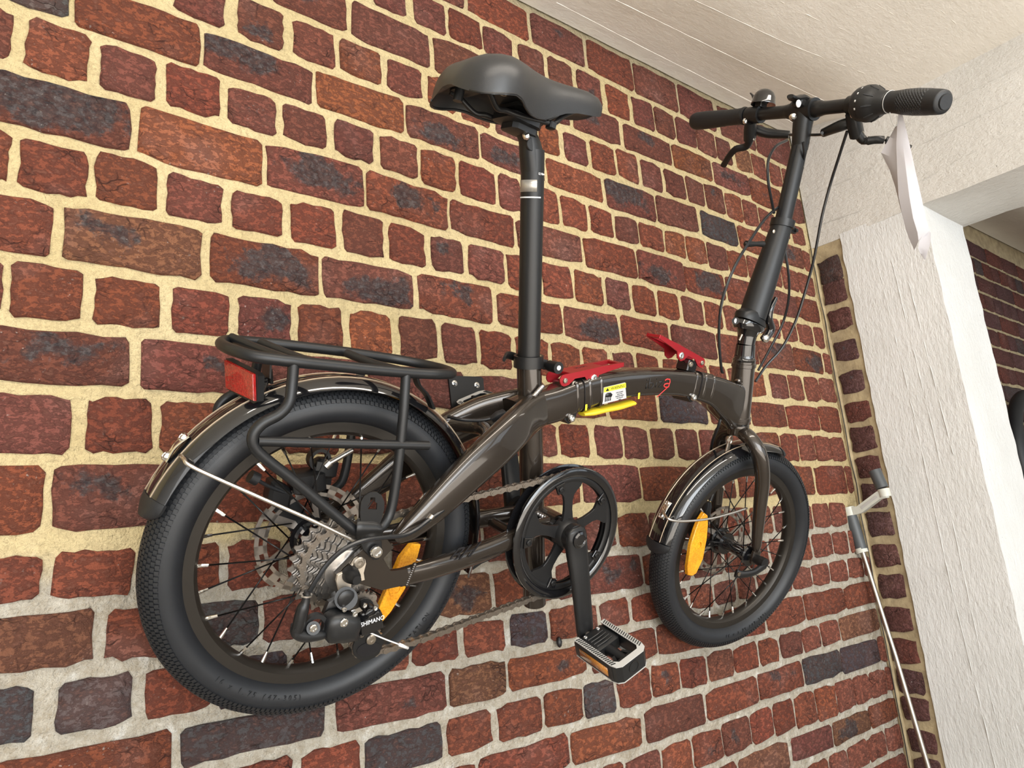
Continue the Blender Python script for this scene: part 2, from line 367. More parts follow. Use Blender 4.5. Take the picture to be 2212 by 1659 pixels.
# ------------------------------------------------------------------ the room
def struct(o): o['kind'] = 'structure'; return o
ZC = 1.5
def grid(x0, x1, y0, y1, nx, ny, f):
    vs = [f(x0+(x1-x0)*i/nx, y0+(y1-y0)*j/ny) for j in range(ny+1) for i in range(nx+1)]
    fs = [(j*(nx+1)+i, j*(nx+1)+i+1, (j+1)*(nx+1)+i+1, (j+1)*(nx+1)+i) for j in range(ny) for i in range(nx)]
    return vs, fs
from mathutils import noise as mn
def jit(x, y, z, s, a): return a*mn.noise(V((x*s, y*s, z*s)))
XR = 1.915; XQ = 2.178; YA = -.086; YB = -.306; ZB = ZC+.771; XE = 6.2; YE = -4.7; XL = -3.3
m = MB(); m.add(*grid(XL, -.3, 0, 2.75, 2, 2, lambda x, z: V((x, .005, z))))
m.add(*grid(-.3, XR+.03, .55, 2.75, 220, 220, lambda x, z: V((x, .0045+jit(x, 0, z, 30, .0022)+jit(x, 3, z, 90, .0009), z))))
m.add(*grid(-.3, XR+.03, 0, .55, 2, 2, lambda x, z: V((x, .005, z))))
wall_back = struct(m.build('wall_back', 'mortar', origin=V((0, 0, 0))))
m = MB(); m.add(*grid(XQ-.05, XE, 0, 2.9, 4, 4, lambda x, z: V((x, .005, z)))); wall_far = struct(m.build('wall_far', 'mortar_side', origin=V((3, 0, 0))))
def cz(x, y):
    w = max(0, 1+y/.30); zw = ZC+1.1128+.0245*(x-.863)
    return (zw*w*w*(3-2*w) + (ZC+1.083)*(1-w*w*(3-2*w)))
ys = [0, -.02, -.05, -.08, -.11, -.14, -.17, -.20, -.23, -.26, -.30, -.5, -1, -2, YE]
vs = []; fs = []; xs = [XL, 0, .3]+[.3+.06*i for i in range(1, 40)]+[3.2, 4, XE]
for y in ys:
    for x in xs: vs.append(V((x, y, cz(x, y)+(jit(x, y, 0, 9, .002) if y > -.3 else 0))))
for j in range(len(ys)-1):
    for i in range(len(xs)-1): a = j*len(xs)+i; fs.append((a, a+1, a+1+len(xs), a+len(xs)))
m = MB(); m.add(vs, fs); m.add([V((XL, YE, 2.9)), V((XE, YE, 2.9)), V((XE, .2, 2.9)), V((XL, .2, 2.9))], [(0, 1, 2, 3)])
ceiling = struct(m.build('ceiling', 'ceiling', origin=V((1, -1, 2.58)), angle=60))
m = MB(); m.box(V(((XL+XE)/2, YE/2, -.03)), V(((XE-XL)/2+.2, 0, 0)), V((0, -YE/2+.2, 0)), V((0, 0, .03))); floor = struct(m.build('floor', 'floor'))
m = MB(); m.box(V((XL-.05, YE/2, 1.4)), V((.05, 0, 0)), V((0, -YE/2+.2, 0)), V((0, 0, 1.5))); struct(m.build('wall_left', 'wall_plain'))
m = MB(); m.box(V((XE+.05, YE/2, 1.4)), V((.05, 0, 0)), V((0, -YE/2+.2, 0)), V((0, 0, 1.5))); struct(m.build('wall_right', 'wall_plain'))
m = MB(); m.box(V(((XL+XE)/2, YE-.05, 1.4)), V(((XE-XL)/2+.1, 0, 0)), V((0, .05, 0)), V((0, 0, 1.5))); struct(m.build('wall_front', 'wall_plain'))
# column and beam: board-marked painted concrete, edges slightly broken
def rough_box(x0, x1, y0, y1, z0, z1, n, amp, s=14):
    m = MB(); rings = []
    ax = 2 if (z1-z0) > abs(y1-y0) else 1
    for i in range(n+1):
        t = i/n; ring = []
        for cx, cy in ((0, 0), (.5, 0), (1, 0), (1, .5), (1, 1), (.5, 1), (0, 1), (0, .5)):
            if ax == 2: p = V((x0+(x1-x0)*cx, y0+(y1-y0)*cy, z0+(z1-z0)*t))
            else: p = V((x0+(x1-x0)*cx, y0+(y1-y0)*t, z0+(z1-z0)*cy))
            e = amp*(1.6 if (cx in (0, 1) and cy in (0, 1)) else .5)
            p += V((jit(p.x, p.y, p.z, s, e), jit(p.y+7, p.z, p.x, s, e), jit(p.z, p.x+5, p.y, s, e if ax == 1 else 0))); ring.append(p)
        rings.append(ring)
    return m.loft(rings)
column = struct(rough_box(XR, XQ, YB, YA, 0, ZB+.01, 200, .0019, 22).build('trim_1', 'column', angle=30, origin=V((XR, YB, 0))))
column['label'] = 'white board-marked concrete column standing against the brick wall'
beam = struct(rough_box(XR, XQ+.01, 0, YE, ZB, 2.75, 160, .0035).build('trim_2', 'beam', angle=30, origin=V((XR, 0, ZB))))
beam['label'] = 'white concrete beam running from the brick wall under the ceiling'
# board seams: fine fins left by the shuttering
def seam(pf, pts, r, n, parent, mat):
    P3 = [pf(u, v) for u, v in pts]; m = MB(); q = []; rr = []
    for i in range(n+1):
        t = i/n*(len(P3)-1); k = min(int(t), len(P3)-2); p = P3[k].lerp(P3[k+1], t-k)
        q.append(p + V((jit(p.x, p.y, p.z, 40, .002),)*3)); rr.append(r*(.55+.9*abs(mn.noise(p*23))))
    m.tube(q, rr, 5, smooth=False); return m.build('board_seam', mat, parent, 80)
def CP(u, v, z=ZC+1.084): d = ray(u, v); return ORG+d*((z-ORG.z)/d.z)
for pts in ([(1202, 5), (1400, 108), (1640, 228)], [(1485, 150), (1619, 219), (1745, 280)], [(1330, 0), (1640, 152), (1850, 250)], [(1500, 0), (1700, 94), (1960, 195)], [(1640, -20), (1760, 40), (2047, 150)], [(2007, 0), (2127, 108)], [(1860, -10), (2085, 125)]):
    seam(CP, pts, .0009, 60, ceiling, 'ceiling')
for pts in ([(1745, 425), (1850, 380), (2212, 205)], [(1830, 330), (2212, 140)], [(1760, 490), (1900, 440), (2100, 330), (2212, 275)]): seam(lambda u, v: SP(u, v, XR-.0005), pts, .0012, 60, beam, 'beam')
for pts in ([(1893, 560), (1975, 900), (2050, 1250), (2150, 1659)], [(1925, 560), (2020, 950), (2100, 1330), (2185, 1700)], [(1960, 600), (2058, 980)]): seam(lambda u, v: SP(u, v, XR-.0002), pts, .0010, 110, column, 'column')
# windows in the wall behind the camera, they light the room
for i, (x0, x1) in enumerate(((-1.5, 2.9), (3.4, 5.6))):
    wf = MB(); z0, z1 = .45, 2.35; yw = YE+.02
    for a in (x0, (x0+x1)/2, x1): wf.box(V((a, yw, (z0+z1)/2)), V((.035, 0, 0)), V((0, .03, 0)), V((0, 0, (z1-z0)/2)))
    for c in (z0, z1): wf.box(V(((x0+x1)/2, yw, c)), V(((x1-x0)/2, 0, 0)), V((0, .03, 0)), V((0, 0, .035)))
    w = struct(wf.build('window_%d' % (i+1), 'wall_plain', origin=V((x0, YE, z0))))
    if 'pane' not in M:
        mm, t, p, N, L = nt('daylit_pane'); setp(p, (.7, .8, .9), .1); p.inputs['Emission Color'].default_value = (.80, .90, 1, 1); p.inputs['Emission Strength'].default_value = 1.6; M['pane'] = mm
    for a, b in ((x0, (x0+x1)/2), ((x0+x1)/2, x1)):
        g = MB(); g.box(V(((a+b)/2, yw-.005, (z0+z1)/2)), V(((b-a)/2-.03, 0, 0)), V((0, .004, 0)), V((0, 0, (z1-z0)/2-.03))); g.build('pane', 'pane', w)
# ------------------------------------------------------------------ bricks
def solveX(u, z):
    t = (u-1106)/FPX; q = V((0, 0, z))-ORG
    return (t*RF.dot(q)-RX.dot(q))/(RX.x-t*RF.x)
JO = {
 -4: [(965, 5), (1005, 23.5), (1127, 87), (1181, 110), (1268, 152), (1371, 200.7), (1467, 249)],
 -3: [(884, 45), (970, 83.6), (1043, 112), (1345, 259), (1457, 304), (1544.7, 345), (1625, 380)],
 -2: [(626.6, 25), (755, 77), (839, 115), (936, 153.7), (1237, 282.5), (1345, 318.7), (1457, 365.7), (1544, 396.5), (1623, 431), (1708, 478)],
 -1: [(373, 22.6), (500, 75), (622, 122), (735, 158), (834, 194), (925, 228), (1180, 333), (1300, 374.8), (1385, 403.7), (1484, 436), (1598, 481), (1699, 521)],
 0: [(108, 36), (339, 120), (441, 145), (500, 173), (949, 321), (1180, 400), (1378, 471), (1494, 505), (1601, 540), (1713, 578)],
 1: [(0, 131), (203, 197), (350, 228), (500, 273.5), (715, 332), (839, 371), (970, 420), (1173, 481), (1262, 503), (1331, 521), (1439, 549), (1536, 582), (1617, 604), (1744, 640)],
 2: [(0, 266.7), (158, 310), (294, 332), (500, 400), (613, 420), (782, 453), (952, 501.6), (1173, 556), (1376, 608.5), (1481, 634), (1572, 653), (1681, 684), (1762, 700)],
 3: [(0, 404), (124, 429), (339, 465), (500, 501.6), (622, 522), (726, 547), (907, 583), (1000, 599), (1173, 644.7), (1349, 675), (1539, 711.6), (1672, 732.5), (1781, 758)],
 4: [(0, 551), (124, 562.6), (339, 601), (500, 621), (681, 648.5), (902, 675.6), (1000, 696), (1168, 724), (1276, 744), (1385, 757), (1636, 797.6), (1790, 812)],
 5: [(0, 691), (187, 707), (361, 723), (497, 736.7), (1180, 817), (1645, 863), (1744, 871.8), (1808, 874)],
 6: [(0, 834), (294, 849), (497, 861), (1258, 910), (1493, 920.5), (1701, 930), (1813, 940)],
 7: [(0, 993), (339, 987), (1168, 993), (1484, 1000), (1750, 1001), (1828, 1001)],
 8: [(0, 1179), (316, 1159), (1349, 1098), (1421, 1094), (1792, 1077)],
 9: [(0, 1319), (90, 1310), (294, 1300), (555, 1282), (1347, 1191), (1404, 1185), (1792, 1145)],
 10: [(0, 1473), (135, 1459), (316, 1434.7), (931, 1352), (1076, 1327), (1168, 1309), (1331, 1286), (1776, 1211), (1826, 1203)],
 11: [(0, 1628), (90, 1617), (298, 1572), (380, 1558), (542, 1535), (809, 1469), (1002, 1431), (1200, 1395), (1347, 1361), (1426, 1341), (1729, 1280), (1839, 1258)],
 12: [(557, 1636), (762, 1592), (973, 1545), (1099, 1510), (1200, 1482), (1263, 1472), (1395, 1434.6), (1515, 1409), (1584, 1390.5), (1679, 1368), (1892, 1307)],
 13: [(957, 1655), (1084, 1617), (1200, 1581), (1335, 1548), (1411, 1520), (1531, 1485), (1641, 1450), (1776, 1406), (1896, 1371)],
 14: [(1231, 1668), (1395, 1620.6), (1531, 1570), (1638, 1529), (1735, 1491), (1918, 1434.6)],
 15: [(1568, 1646), (1600, 1633), (1675, 1600), (1801, 1557), (1937, 1496)],
 16: [(1726, 1658), (1808, 1620), (1946, 1554)],
 17: [(1884, 1655), (1953, 1620)]}
JZ = {}
for k, pts in JO.items():
    q = sorted((WP(u, v).x, WP(u, v).z) for u, v in pts); JZ[k] = q
av = {k: sum(z for x, z in q)/len(q) for k, q in JZ.items()}
JZ[-5] = [(0, ZC+1.112)]; JZ[18] = [(x, z-.075) for x, z in JZ[17]]
def jz(k, x):
    q = JZ[k]
    if x <= q[0][0]: return q[0][1]
    for (a, za), (b, zb) in zip(q, q[1:]):
        if x <= b: return za+(zb-za)*(x-a)/(b-a)
    return q[-1][1]
ROWS = {
 -5: "850-895 900-1003p 1011-1141r 1150-1263p2 1271-1367r 1372-1463p2 1469-1545p 1557-1633p 1634-1712p",
 -4: "640-720 730-798p 807-877p3 895-963p 971-1041r 1047-1107p 1123-1176p 1187-1238p 1249-1300p3 1313-1360o 1369-1413p2 1417-1457p 1463-1505p 1507-1547p 1549-1581p 1591-1625b 1627-1657o 1665-1690p 1694-1720p",
 -3: "430-583p 590-749p3 761-930p 940-1085p 1092-1229p4 1238-1340p4 1350-1452p4 1455-1538o 1544-1619p4 1623-1690r2 1697-1736p",
 -2: "380-486p 516-613p4 635-724p 736-825o 839-913p 927-985o 997-1060r 1072-1155p 1165-1208o 1222-1270p 1279-1329o 1336-1379r 1388-1431p 1439-1481p 1486-1522p 1526-1566p3 1570-1604o 1608-1640r 1643-1675p 1690-1706r 1713-1739p",
 -1: "-120-150d 163-434r 442-676p6 685-873o 880-1037p5 1042-1178p5 1182-1303o 1311-1417p7 1421-1508p3 1517-1593d 1598-1662o 1669-1736p6 1738-1752p",
 0: "-90-26p 57-193r 218-338p 361-476r 493-597p3 614-707p 724-807p 824-903p 912-985r 995-1071r 1079-1126p 1140-1208o 1215-1270r 1277-1326r 1332-1379p 1384-1434r 1440-1482o 1486-1528o 1530-1573p 1575-1616r 1617-1650p 1655-1688r 1692-1725p 1728-1760r",
 1: "-60-283p8 303-567o 579-787p6 794-971r5 972-1112r 1119-1258p 1265-1377r 1379-1479p5 1482-1567r6 1572-1650r 1655-1722p 1725-1769r",
 2: "-60-21r 43-189r 207-341r 362-481p 503-611r 630-726r2 742-829p 843-919r 934-1003p4 1014-1090p 1098-1165r 1174-1237r 1244-1302r 1311-1361p 1370-1416r 1425-1468o 1477-1520p 1526-1561r 1568-1601o 1606-1640p 1644-1686r 1692-1723r 1727-1757r 1762-1781p",
 3: "-150-114r 137-436b4 456-689r6 699-894p6 906-1065r4 1078-1215r 1222-1339p6 1346-1446r 1455-1548p 1553-1638r 1641-1715p4 1717-1778r6 1783-1796p",
 4: "-90-6p 22-178r 206-347r 373-496r 517-629p5 647-741r 759-847o 866-946p 959-1030p 1040-1108r 1118-1157r 1165-1187r 1196-1255r 1265-1314o 1330-1373p 1380-1425r 1437-1475r 1483-1530r 1538-1572r 1578-1600p 1604-1654o 1668-1704p 1707-1735p 1742-1772p 1774-1806p",
 5: "-140-280p4 303-573p3 584-790p3 797-1004p2 1012-1180p 1190-1307r 1318-1421r 1428-1528d3 1537-1618r 1626-1701r 1702-1771r 1772-1816r",
 6: "-90-152p 189-329r 349-478r 497-598r 617-734r 758-850p 866-950r 962-1045r 1055-1130r 1140-1204r 1213-1275r 1289-1345p 1351-1402p 1411-1457p 1465-1510p 1516-1560p 1568-1620r 1630-1686r 1690-1727r 1728-1762p 1764-1796r 1798-1826r",
 7: "-200-93r 114-365p4 380-600r 612-835r 850-975r 985-1108r 1115-1253r 1261-1385p 1389-1491r 1496-1590r 1597-1680r 1686-1758r 1765-1829r 1831-1843p",
 8: "-90-90r 115-289r 314-476r 496-605r 625-722r 740-830r 850-940r 955-1040p 1050-1130r 1140-1200r 1210-1258r 1266-1330p 1340-1403r 1407-1460r 1468-1515r 1523-1568r 1576-1618r 1626-1668r 1675-1712p 1717-1755r 1760-1793r 1796-1828p",
 9: "-180-203b 230-400r 411-560d4 572-760p 780-925r 941-1061b5 1072-1195r 1205-1388p4 1394-1490r 1498-1560p 1568-1612r 1620-1660r 1667-1700p 1705-1752r 1760-1799p 1803-1833o 1838-1855r",
 10: "-100-74d 123-287d 316-460r 472-620d 638-745r 760-883r 893-989r 1006-1093r 1107-1183d3 1192-1290r 1300-1361r 1369-1426r 1434-1488r 1495-1540r 1548-1590p 1597-1635r 1641-1676r 1681-1710p 1714-1754r 1758-1792d 1796-1831r 1836-1866r 1870-1884p",
 11: "-250-371r 391-702d 728-967p2 973-1094b 1102-1268r3 1280-1420r 1425-1560r 1566-1652r 1657-1738r 1742-1825r 1827-1890r 1892-1904r",
 12: "300-430d 445-632r 651-779r 792-957d 970-1065r 1079-1173r 1179-1260r 1266-1331d 1339-1406r 1412-1469r3 1474-1528r 1532-1585p 1589-1640r 1643-1683r 1690-1734p 1736-1773b3 1777-1814r 1818-1899b",
 13: "830-1030r 1039-1232r 1236-1387o 1397-1523p 1529-1638r 1641-1735r4 1739-1818d4 1821-1899d3 1902-1917p",
 14: "1130-1215r 1222-1290r 1296-1352r 1359-1430p 1434-1496o 1501-1562r3 1565-1623p4 1627-1671r 1675-1718r 1721-1764r 1767-1808o 1811-1847p 1849-1881r 1884-1915r 1917-1931p",
 15: "1405-1500r 1506-1596r 1601-1707b 1714-1801p 1803-1880b5 1883-1942r",
 16: "1640-1690r 1697-1745r 1750-1792r 1797-1833r 1836-1877r 1880-1915r 1918-1948r",
 17: "1770-1888r 1893-1960r4"}
BASE = {'r': (.345, .098, .054), 'o': (.41, .125, .060), 'p': (.285, .096, .068), 'd': (.105, .100, .105), 'b': (.33, .150, .082)}
def brick_mesh(w, h, dep, seed, npt=16, rag=.0016, axis='y'):
    # face outline a ragged rounded rectangle; local x = along, z = up, y into the wall
    r = random.Random(seed); cr = min(.0055, .12*h); pts = []
    per = []; k = max(3, int(round(npt*.5*w/(w+h))))
    kk = max(2, npt//2-k)
    for i in range(k): per.append((-w/2+cr+(w-2*cr)*i/(k-1 if k > 1 else 1), h/2))
    for i in range(kk): per.append((w/2, h/2-cr-(h-2*cr)*i/(kk-1)))
    for i in range(k): per.append((w/2-cr-(w-2*cr)*i/(k-1), -h/2))
    for i in range(kk): per.append((-w/2, -h/2+cr+(h-2*cr)*i/(kk-1)))
    out = []
    for x, z in per:
        out.append((x+r.uniform(-1, 1)*rag, z+r.uniform(-1, 1)*rag*1.1))
    if npt > 12 or r.random() < .5:                                # one knocked-off corner
        c_ = r.choice((0, k-1, k+kk, 2*k+kk-1)) % len(out); out[c_] = (out[c_][0]*.965, out[c_][1]*.86)
    n = len(out); vs = []
    for x, z in out: vs.append((x*1.0, .010, z))
    for x, z in out: vs.append((x, dep*.45, z))
    for x, z in out:
        s = 1-.0024/max(abs(x), abs(z), .01); vs.append((x*s, -dep*.1+r.uniform(-.0005, .0005), z*s))
    vs.append((r.uniform(-.2, .2)*w, -dep*.1-r.uniform(0, .0012), r.uniform(-.2, .2)*h)); c = len(vs)-1; fs = []
    for a in (0, 1):
        for i in range(n): j = (i+1) % n; fs.append((a*n+i, a*n+j, (a+1)*n+j, (a+1)*n+i))
    for i in range(n): fs.append((2*n+i, 2*n+(i+1) % n, c))
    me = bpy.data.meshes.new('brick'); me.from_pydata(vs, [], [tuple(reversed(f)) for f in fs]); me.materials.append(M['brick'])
    bm = bmesh.new(); bm.from_mesh(me); bmesh.ops.recalc_face_normals(bm, faces=bm.faces)
    bm.to_mesh(me); bm.free()
    for p in me.polygons: p.use_smooth = True
    return me
bricks = []
for k, txt in ROWS.items():
    tk = {8: .012, 7: .0065}.get(k, .0065); tb = {7: .012}.get(k, .0065)
    for it in txt.split():
        neg = it.startswith('-'); s = it[1:] if neg else it
        a, b = s.split('-', 1); a = -int(a) if neg else int(a)
        code = 'r'; amt = 0; i = len(b)
        if b[-1].isdigit() and not b.isdigit(): amt = int(b[-1]); b = b[:-1]
        if not b[-1].isdigit(): code = b[-1]; b = b[:-1]
        b = int(b)
        zm = ((av[k] if k in av else JZ[k][0][1])+(av[k+1] if k+1 in av else JZ[k+1][-1][1]))/2
        xa = solveX(a, zm); xm = solveX((a+b)/2, zm)
        zm = (jz(k, xm)+jz(k+1, xm))/2; xa = solveX(a, zm); xb = solveX(b, zm)
        zt = jz(k, (xa+xb)/2)-tk; zb = jz(k+1, (xa+xb)/2)+tb
        if k == -5: zt = cz((xa+xb)/2, 0)-.012
        if k == 7: zb = jz(8, (xa+xb)/2)+.011
        if k == 8: zt = jz(8, (xa+xb)/2)-.011
        tilt = (jz(k, xb)-jz(k, xa)+jz(k+1, xb)-jz(k+1, xa))/2/max(xb-xa, .01)
        rot = max(-.035, min(.035, math.atan(tilt)))
        area_px = (b-a)**2*(zt-zb)/max(xb-xa, .01)
        bricks.append((area_px, xa, xb, zb, zt, rot, code, amt, k))
by = {}
for q in bricks: by.setdefault(q[8], []).append(q)
for k in by:                                             # never less than a 5 mm joint between neighbours
    r_ = sorted(by[k], key=lambda q: q[1]); out = []
    for i, q in enumerate(r_):
        xa, xb = q[1], q[2]
        if i and xa-r_[i-1][2] < .0065: xa += (.0065-(xa-r_[i-1][2]))/2
        if i+1 < len(r_) and r_[i+1][1]-xb < .0065: xb -= (.0065-(r_[i+1][1]-xb))/2
        out.append((q[0], xa, xb)+tuple(q[3:]))
    by[k] = out
bricks = [q for k in by for q in by[k]]
bricks.sort(key=lambda q: -q[0])
rest = MB()
for i, (ar, xa, xb, zb, zt, rot, code, amt, k) in enumerate(bricks):
    w, h = xb-xa, zt-zb; me = brick_mesh(w-.0004, h-.0010, .005, i*7+3, 22 if ar > 9000 else 18 if ar > 2500 else 14, .0017)
    cen = V(((xa+xb)/2, rnd.uniform(-.0008, .0012), (zb+zt)/2)); base = BASE[code]; j = rnd.uniform(.82, 1.18)
    colr = (base[0]*j, base[1]*j*rnd.uniform(.92, 1.1), base[2]*j*rnd.uniform(.9, 1.1), .25+amt*.09 if amt else rnd.choice((0, 0, .05, .12)))
    if i < 296:
        o = link('brick', me, None, wall_back, cen); o.rotation_euler = (0, -rot, 0); o.color = colr
    else:
        c, s = math.cos(rot), math.sin(rot)
        rest.add([cen+V((p.co.x*c-p.co.z*s, p.co.y, p.co.x*s+p.co.z*c)) for p in me.vertices], [tuple(p.vertices) for p in me.polygons]); bpy.data.meshes.remove(me)
if rest.v:
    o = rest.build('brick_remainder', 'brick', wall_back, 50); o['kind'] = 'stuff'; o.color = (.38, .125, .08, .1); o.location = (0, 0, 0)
# mortar fillet and settlement crack in the corner
m = MB(); q = []; rr = []
for i in range(121):
    z = .6+i*1.67/120; q.append(V((XR+.002+jit(0, 1, z, 16, .003), .002, z))); rr.append(.0085+jit(2, 0, z, 22, .003))
m.tube(q, rr, 8, smooth=False); m.build('corner_fillet', 'mortar_side', wall_back, 80)
m = MB(); q = [V((XR-.010+jit(0, 5, .6+i*1.67/120, 11, .008), -.0045, .6+i*1.67/120)) for i in range(121)]; m.tube(q, .0012, 4, smooth=False); m.build('crack', 'print_black', wall_back, 0)
m = MB(); m.ball(WP(1208, 1387, -.004), .0075, 8, (.7, .6, 1.2)); m.build('pebble', 'plastic', wall_back, 0, label='dark pebble caught in the joint')
# return: a strip of headers square to the wall
m = MB(); m.add(*grid(YA-.003, .01, 0, ZB+.01, 8, 300, lambda y, z: V((XR+.0045+jit(0, y, z, 35, .002), y, z))))
strip = struct(m.build('trim_3', 'mortar_side', origin=V((XR, YA, 0)))); strip['label'] = 'narrow return of brick headers between wall and column'
SB_ = [(557, 612), (607, 657), (667, 714), (735, 780), (802, 849), (867, 911), (921, 976), (984, 1032), (1043, 1097), (1104, 1158), (1175, 1225), (1241, 1293), (1312, 1364), (1381, 1433), (1448, 1499), (1509, 1559), (1580, 1627), (1641, 1700)]
for i, (va, vb) in enumerate(SB_):
    u = 1788+(1995-1788)*((va+vb)/2-585)/(1600-585)
    za = SP(u, va, XR).z; zb = SP(u, vb, XR).z; y0, y1 = (-.010, -.073); h = za-zb
    me = brick_mesh(y1*-1+y0, h, .004, 900+i, 14, .0022); o = link('brick', me, None, strip, V((XR+.0005, (y0+y1)/2, (za+zb)/2)))
    o.rotation_euler = (0, 0, math.pi/2*-1); o.color = rnd.choice([(.20, .080, .070, 0), (.24, .08, .060, .05), (.19, .085, .078, .1), (.16, .08, .08, .35)])
    if i < 1: o.color = (.085, .06, .055, .5)
# bricks of the next bay, seen past the column
zt = ZC+1.10; k = 0; z = zt
while z > .9:
    h = .078; stretch = k % 2 == 0; x = 2.30 - (.06 if stretch else 0)
    while x < 4.5:
        w = (.205 if stretch else .098)*rnd.uniform(.93, 1.07); me = brick_mesh(w-.010, h-.012, .005, 5000+int(x*100)+k, 12, .0018)
        o = link('brick', me, None, wall_far, V((x+w/2, 0, z-h/2)))
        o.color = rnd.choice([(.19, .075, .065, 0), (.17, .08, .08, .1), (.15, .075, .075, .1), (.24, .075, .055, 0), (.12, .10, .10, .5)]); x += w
    z -= h; k += 1
# ------------------------------------------------------------------ the bicycle
bike = thing('folding_bicycle', 'dark grey folding bicycle with red frame latches hung on the brick wall', 'bicycle', B(.33, 0, -.2))
def arc(a0, a1, n): return [math.radians(a0+(a1-a0)*i/n) for i in range(n+1)]
def polyB(pts, b): return [BP(u, v, b) for u, v in pts]
# --- frame
m = MB()
bc = [(.232, .190), (.262, .203), (.300, .2165), (.340, .236), (.388, .2535), (.455, .2695), (.545, .282), (.635, .282), (.690, .271), (.728, .262)]
m.sweep([B(a, 0, c) for a, c in bc], AB, [.020, .021, .021, .021, .021, .021, .021, .021, .020, .016], [.024, .025, .025, .0235, .022, .0208, .021, .0255, .034, .042], 24, 4.5)
for s in (1, -1):
    pa = [(.268, .014, .207), (.243, .024, .197), (.212, .040, .180), (.178, .052, .155), (.147, .058, .128), (.118, .062, .100), (.092, .065, .074), (.068, .067, .052), (.052, .068, .040)]
    m.sweep([B(a, s*b, c) for a, b, c in pa], AB, [.011, .012, .0125, .0125, .012, .0115, .0105, .009, .006], [.025, .0265, .0265, .0258, .0245, .022, .0185, .0135, .007], 20, 3.2)
    cp = [(.070, .066, -.008), (.110, .061, -.001), (.165, .053, .009), (.225, .044, .024), (.285, .031, .040), (.318, .024, .046)]
    m.sweep([B(a, s*b, c) for a, b, c in cp], AB, [.0055, .009, .010, .010, .010, .010], [.0115, .0130, .0132, .0128, .0125, .012], 16, 2.6)
m.tube([B(.166, -.052, .160), B(.190, 0, .168), B(.166, .052, .160)], .010, 12)
m.tube([B(.262, -.035, .030), B(.262, .035, .030)], .008, 10)
m.cyl(B(.2385, 0, .275), B(.352, 0, -.084), .0172, seg=24)                 # seat tube, runs on down past the bottom bracket
m.cyl(B(.333, -.034, .043), B(.333, .034, .043), .021, seg=24)
m.cyl(B(.290, 0, .062), B(.333, 0, .043), .019, .019, 16)
m.prism([B(.292, -.006, .085), B(.330, -.006, .062), B(.292, -.006, .05)], AB*.012)
m.cyl(B(.7455, 0, .236), B(.7195, 0, .345), .0198, seg=28)
for t in (.243, .338): m.lathe([(.0195, -.004), (.0215, -.003), (.0215, .003), (.0195, .004)], B(.7455-.026*(t-.236)/.109, 0, t), (B(.7195, 0, .345)-B(.7455, 0, .236)), None, 28)
frame = m.build('frame', 'paint', bike, 42)
# dropout plates
dp = [(806, 1160), (826, 1154), (846, 1178), (823, 1203), (840, 1230), (876, 1225), (880, 1258), (820, 1271), (783, 1260), (752, 1250), (722, 1237), (736, 1222), (778, 1183)]
m = MB(); m.prism(polyB(dp, .0655), AB*.006, .0006); m.build('dropout', 'paint', frame, 35)
base = [Bac(u, v, .0655) for u, v in dp]; m = MB(); m.prism([B(a, -.0655-.006, c) for a, c in base], AB*.006, .0006); m.build('dropout', 'paint', frame, 35)
def weld(parent, c, ax, r, n, ang0, ang1, e1, rad=.0030):
    m = MB(); ax = ax.normalized(); e1 = (e1-ax*e1.dot(ax)).normalized(); e2 = ax.cross(e1)
    for i in range(n):
        q = ang0+(ang1-ang0)*i/(n-1); m.ball(c+(e1*math.cos(q)+e2*math.sin(q))*r, rad, 8, (1, 1, 1))
    return m.build('weld_bead', 'weld', parent, 0)
sa = B(.352, 0, -.084)-B(.2385, 0, .275)
m = MB()
for i in range(13): m.ball(BP(1143+i*2.4, 866-i*2.6+ (3 if i < 2 else 0), .0215+.0*i), .0034, 8, (1.2, 1, 1))
m.build('weld_bead', 'weld', frame, 0)
m = MB()
for i in range(11): m.ball(B(.0830-.0005*i, .0695, .0085-.0024*i), .0030, 8)
m.build('weld_bead', 'paint', frame, 0)
m = MB()
for i in range(14): m.ball(B(.7045+.0009*i*(1 if i < 7 else .2), .0165-.0002*i, .305-.0058*i), .0022, 6)
m.build('weld_bead', 'paint', frame, 0)
m = MB()
for i in range(6): m.ball(B(.700+.0035*i, .012-.004*i, .3085), .0034, 8, (1, 1.1, 1))
m.build('weld_bead', 'weld', frame, 0)
m = MB()
for i in range(9): m.ball(B(.300+.004*i, .020+.0006*i, .060-.0014*i), .0042, 8)
m.build('weld_bead', 'weld', frame, 0)
# collars of the folding joint (slightly proud bands round the beam)
for a0, c0, hh in ((.338, .2355, .0255), (.590, .2845, .0240)):
    ta = V((math.cos(.30 if a0 < .4 else .02), math.sin(.30 if a0 < .4 else .02)))
    for dx in (-.012, .012, .034):
        m = MB(); p = [B(a0+ta.x*(dx+d), 0, c0+ta.y*(dx+d)-(0 if a0 < .4 else .0)) for d in (-.0026, 0, .0026)]
        m.sweep(p, AB, [.0213, .0224, .0213], [hh-.0018, hh, hh-.0018], 24, 4.5, smooth=False); m.build('joint_collar', 'paint', frame, 50)
    m = MB(); p = [B(a0+ta.x*d, 0, c0+ta.y*d) for d in (-.0004, .0004)]; m.sweep(p, AB, .0222, hh+.0004, 24, 4.5, smooth=False); m.build('joint_seam', 'print_black', frame, 50)
